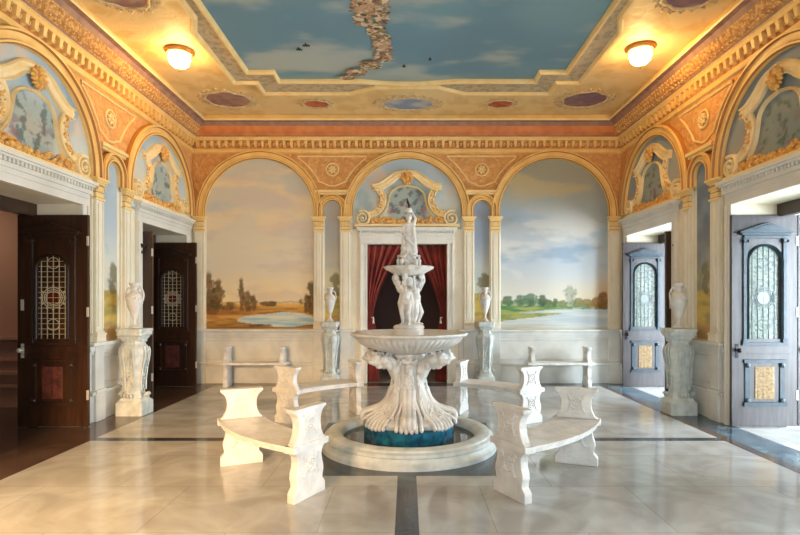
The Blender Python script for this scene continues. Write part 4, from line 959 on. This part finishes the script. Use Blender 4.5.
ur = thing('stone_urn', '', 'urn', (-3.85, 7.55, 1.21), 0)
UP = smooth_path([(.0,0),(.085,0),(.088,.02),(.06,.04),(.032,.07),(.026,.11),(.034,.14),(.05,.17),(.085,.25),(.115,.33),(.128,.40),(.125,.45),(.10,.49),(.058,.52),(.048,.55),(.052,.58),(.075,.61),(.085,.63),(.08,.645),(.06,.64),(0,.62)], 3)
UP = [(max(r, 0), z) for r, z in UP]
MB().lathe(UP, 40, rf=lambda a, z: 1+(.02*math.cos(16*a) if .15 < z < .32 else 0)).build('body', M['stone'], ur, True)
for sg in (-1, 1):
    mb = MB(); mb.tube([(sg*x, 0, z) for x, z in smooth_path([(.05,.565),(.09,.575),(.125,.54),(.145,.48),(.14,.43),(.122,.40)], 4)], .014, 8); mb.build('handle', M['stone'], ur, True)
mb = MB(); rn = random.Random(8)
for k in range(20): a = 2*PI*k/20; mb.ell((.127*math.cos(a), .127*math.sin(a), .42+.012*math.sin(k*2)), (.016,.016,.022), 6, 4)
mb.build('garland_band', M['stone'], ur, True)
spots = [(-3.87, 7.58, 'on the left wall between the two left doorways'), (3.88, 7.62, 'on the right wall between the two right doorways'), (-1.455, 10.10, 'at the back wall left of the curtains'), (1.48, 10.10, 'at the back wall right of the curtains')]
for k, (x, y, lb) in enumerate(spots):
    la = 'carved stone pedestal '+lb; lu = 'white two-handled stone urn on the pedestal '+lb
    sc_ = (.79, .79, 1) if k < 2 else (.68, .74, 1); su_ = (.88, .88, 1) if k < 2 else (.76, .76, 1)
    if k == 0:
        pd.location = (x, y, 0); ur.location = (x, y, 1.213); pd['label'] = la; ur['label'] = lu; pd.scale = sc_; ur.scale = su_
    else:
        dup(pd, (x, y, 0), 0, la, scale=sc_); dup(ur, (x, y, 1.213), 0, lu, scale=su_)

# ------------------------------------------------------------------ camera
cam = bpy.data.cameras.new('camera'); co = bpy.data.objects.new('camera', cam); COL.objects.link(co); sc.camera = co
co.location = (0, 0, 1.6); co.rotation_euler = (PI/2, 0, 0); cam.lens = 24; cam.sensor_width = 36; cam.sensor_fit = 'HORIZONTAL'
cam.shift_x = -7/800; cam.shift_y = 33.5/800; cam.clip_start = .05

# ------------------------------------------------------------------ light
def area(name, loc, rot, sx, sy, power, col):
    l = bpy.data.lights.new(name, 'AREA'); l.shape = 'RECTANGLE'; l.size = sx; l.size_y = sy; l.energy = power; l.color = col
    o = bpy.data.objects.new(name, l); COL.objects.link(o); o.location = loc; o.rotation_euler = rot; return o
DAY = (.76, .89, 1.); WARM = (1., .80, .55)
area('added_front_light', (0, -1.9, 1.9), (PI/2, 0, 0), 2.2, 3.4, 150, (.76, .88, 1.))  # unseen fill lights added behind the camera, here and on the next lines
area('added_front_light', (2.65, -1.9, 1.9), (PI/2, 0, 0), 1.5, 3.4, 110, (.72, .86, 1.))
l_ = area('added_front_light', (-2.65, -1.9, 2.4), (math.radians(60), 0, math.radians(3)), 1.5, 2.4, 330, (1., .60, .26)); l_.data.spread = math.radians(55)  # added warm light aimed to tint the left floor orange
for y in (3.0, 5.4, 7.8, 9.9): area('right_window_light', (7.8, y, 1.6), (PI/2, 0, PI/2), 1.6, 3.0, 800, DAY)
area('left_passage_light', (-6.6, 7.0, 3.2), (0, 0, 0), .8, .8, 25, WARM)  # unseen warm light added to lift the dark passage wall
wd = bpy.data.worlds.new('sky'); sc.world = wd; wd.use_nodes = True; bg = wd.node_tree.nodes['Background']
bg.inputs[0].default_value = (.75, .87, 1., 1); bg.inputs[1].default_value = 1.6
sc.view_settings.view_transform = 'Standard'; sc.view_settings.look = 'None'; sc.view_settings.exposure = -.6; sc.view_settings.gamma = 1.
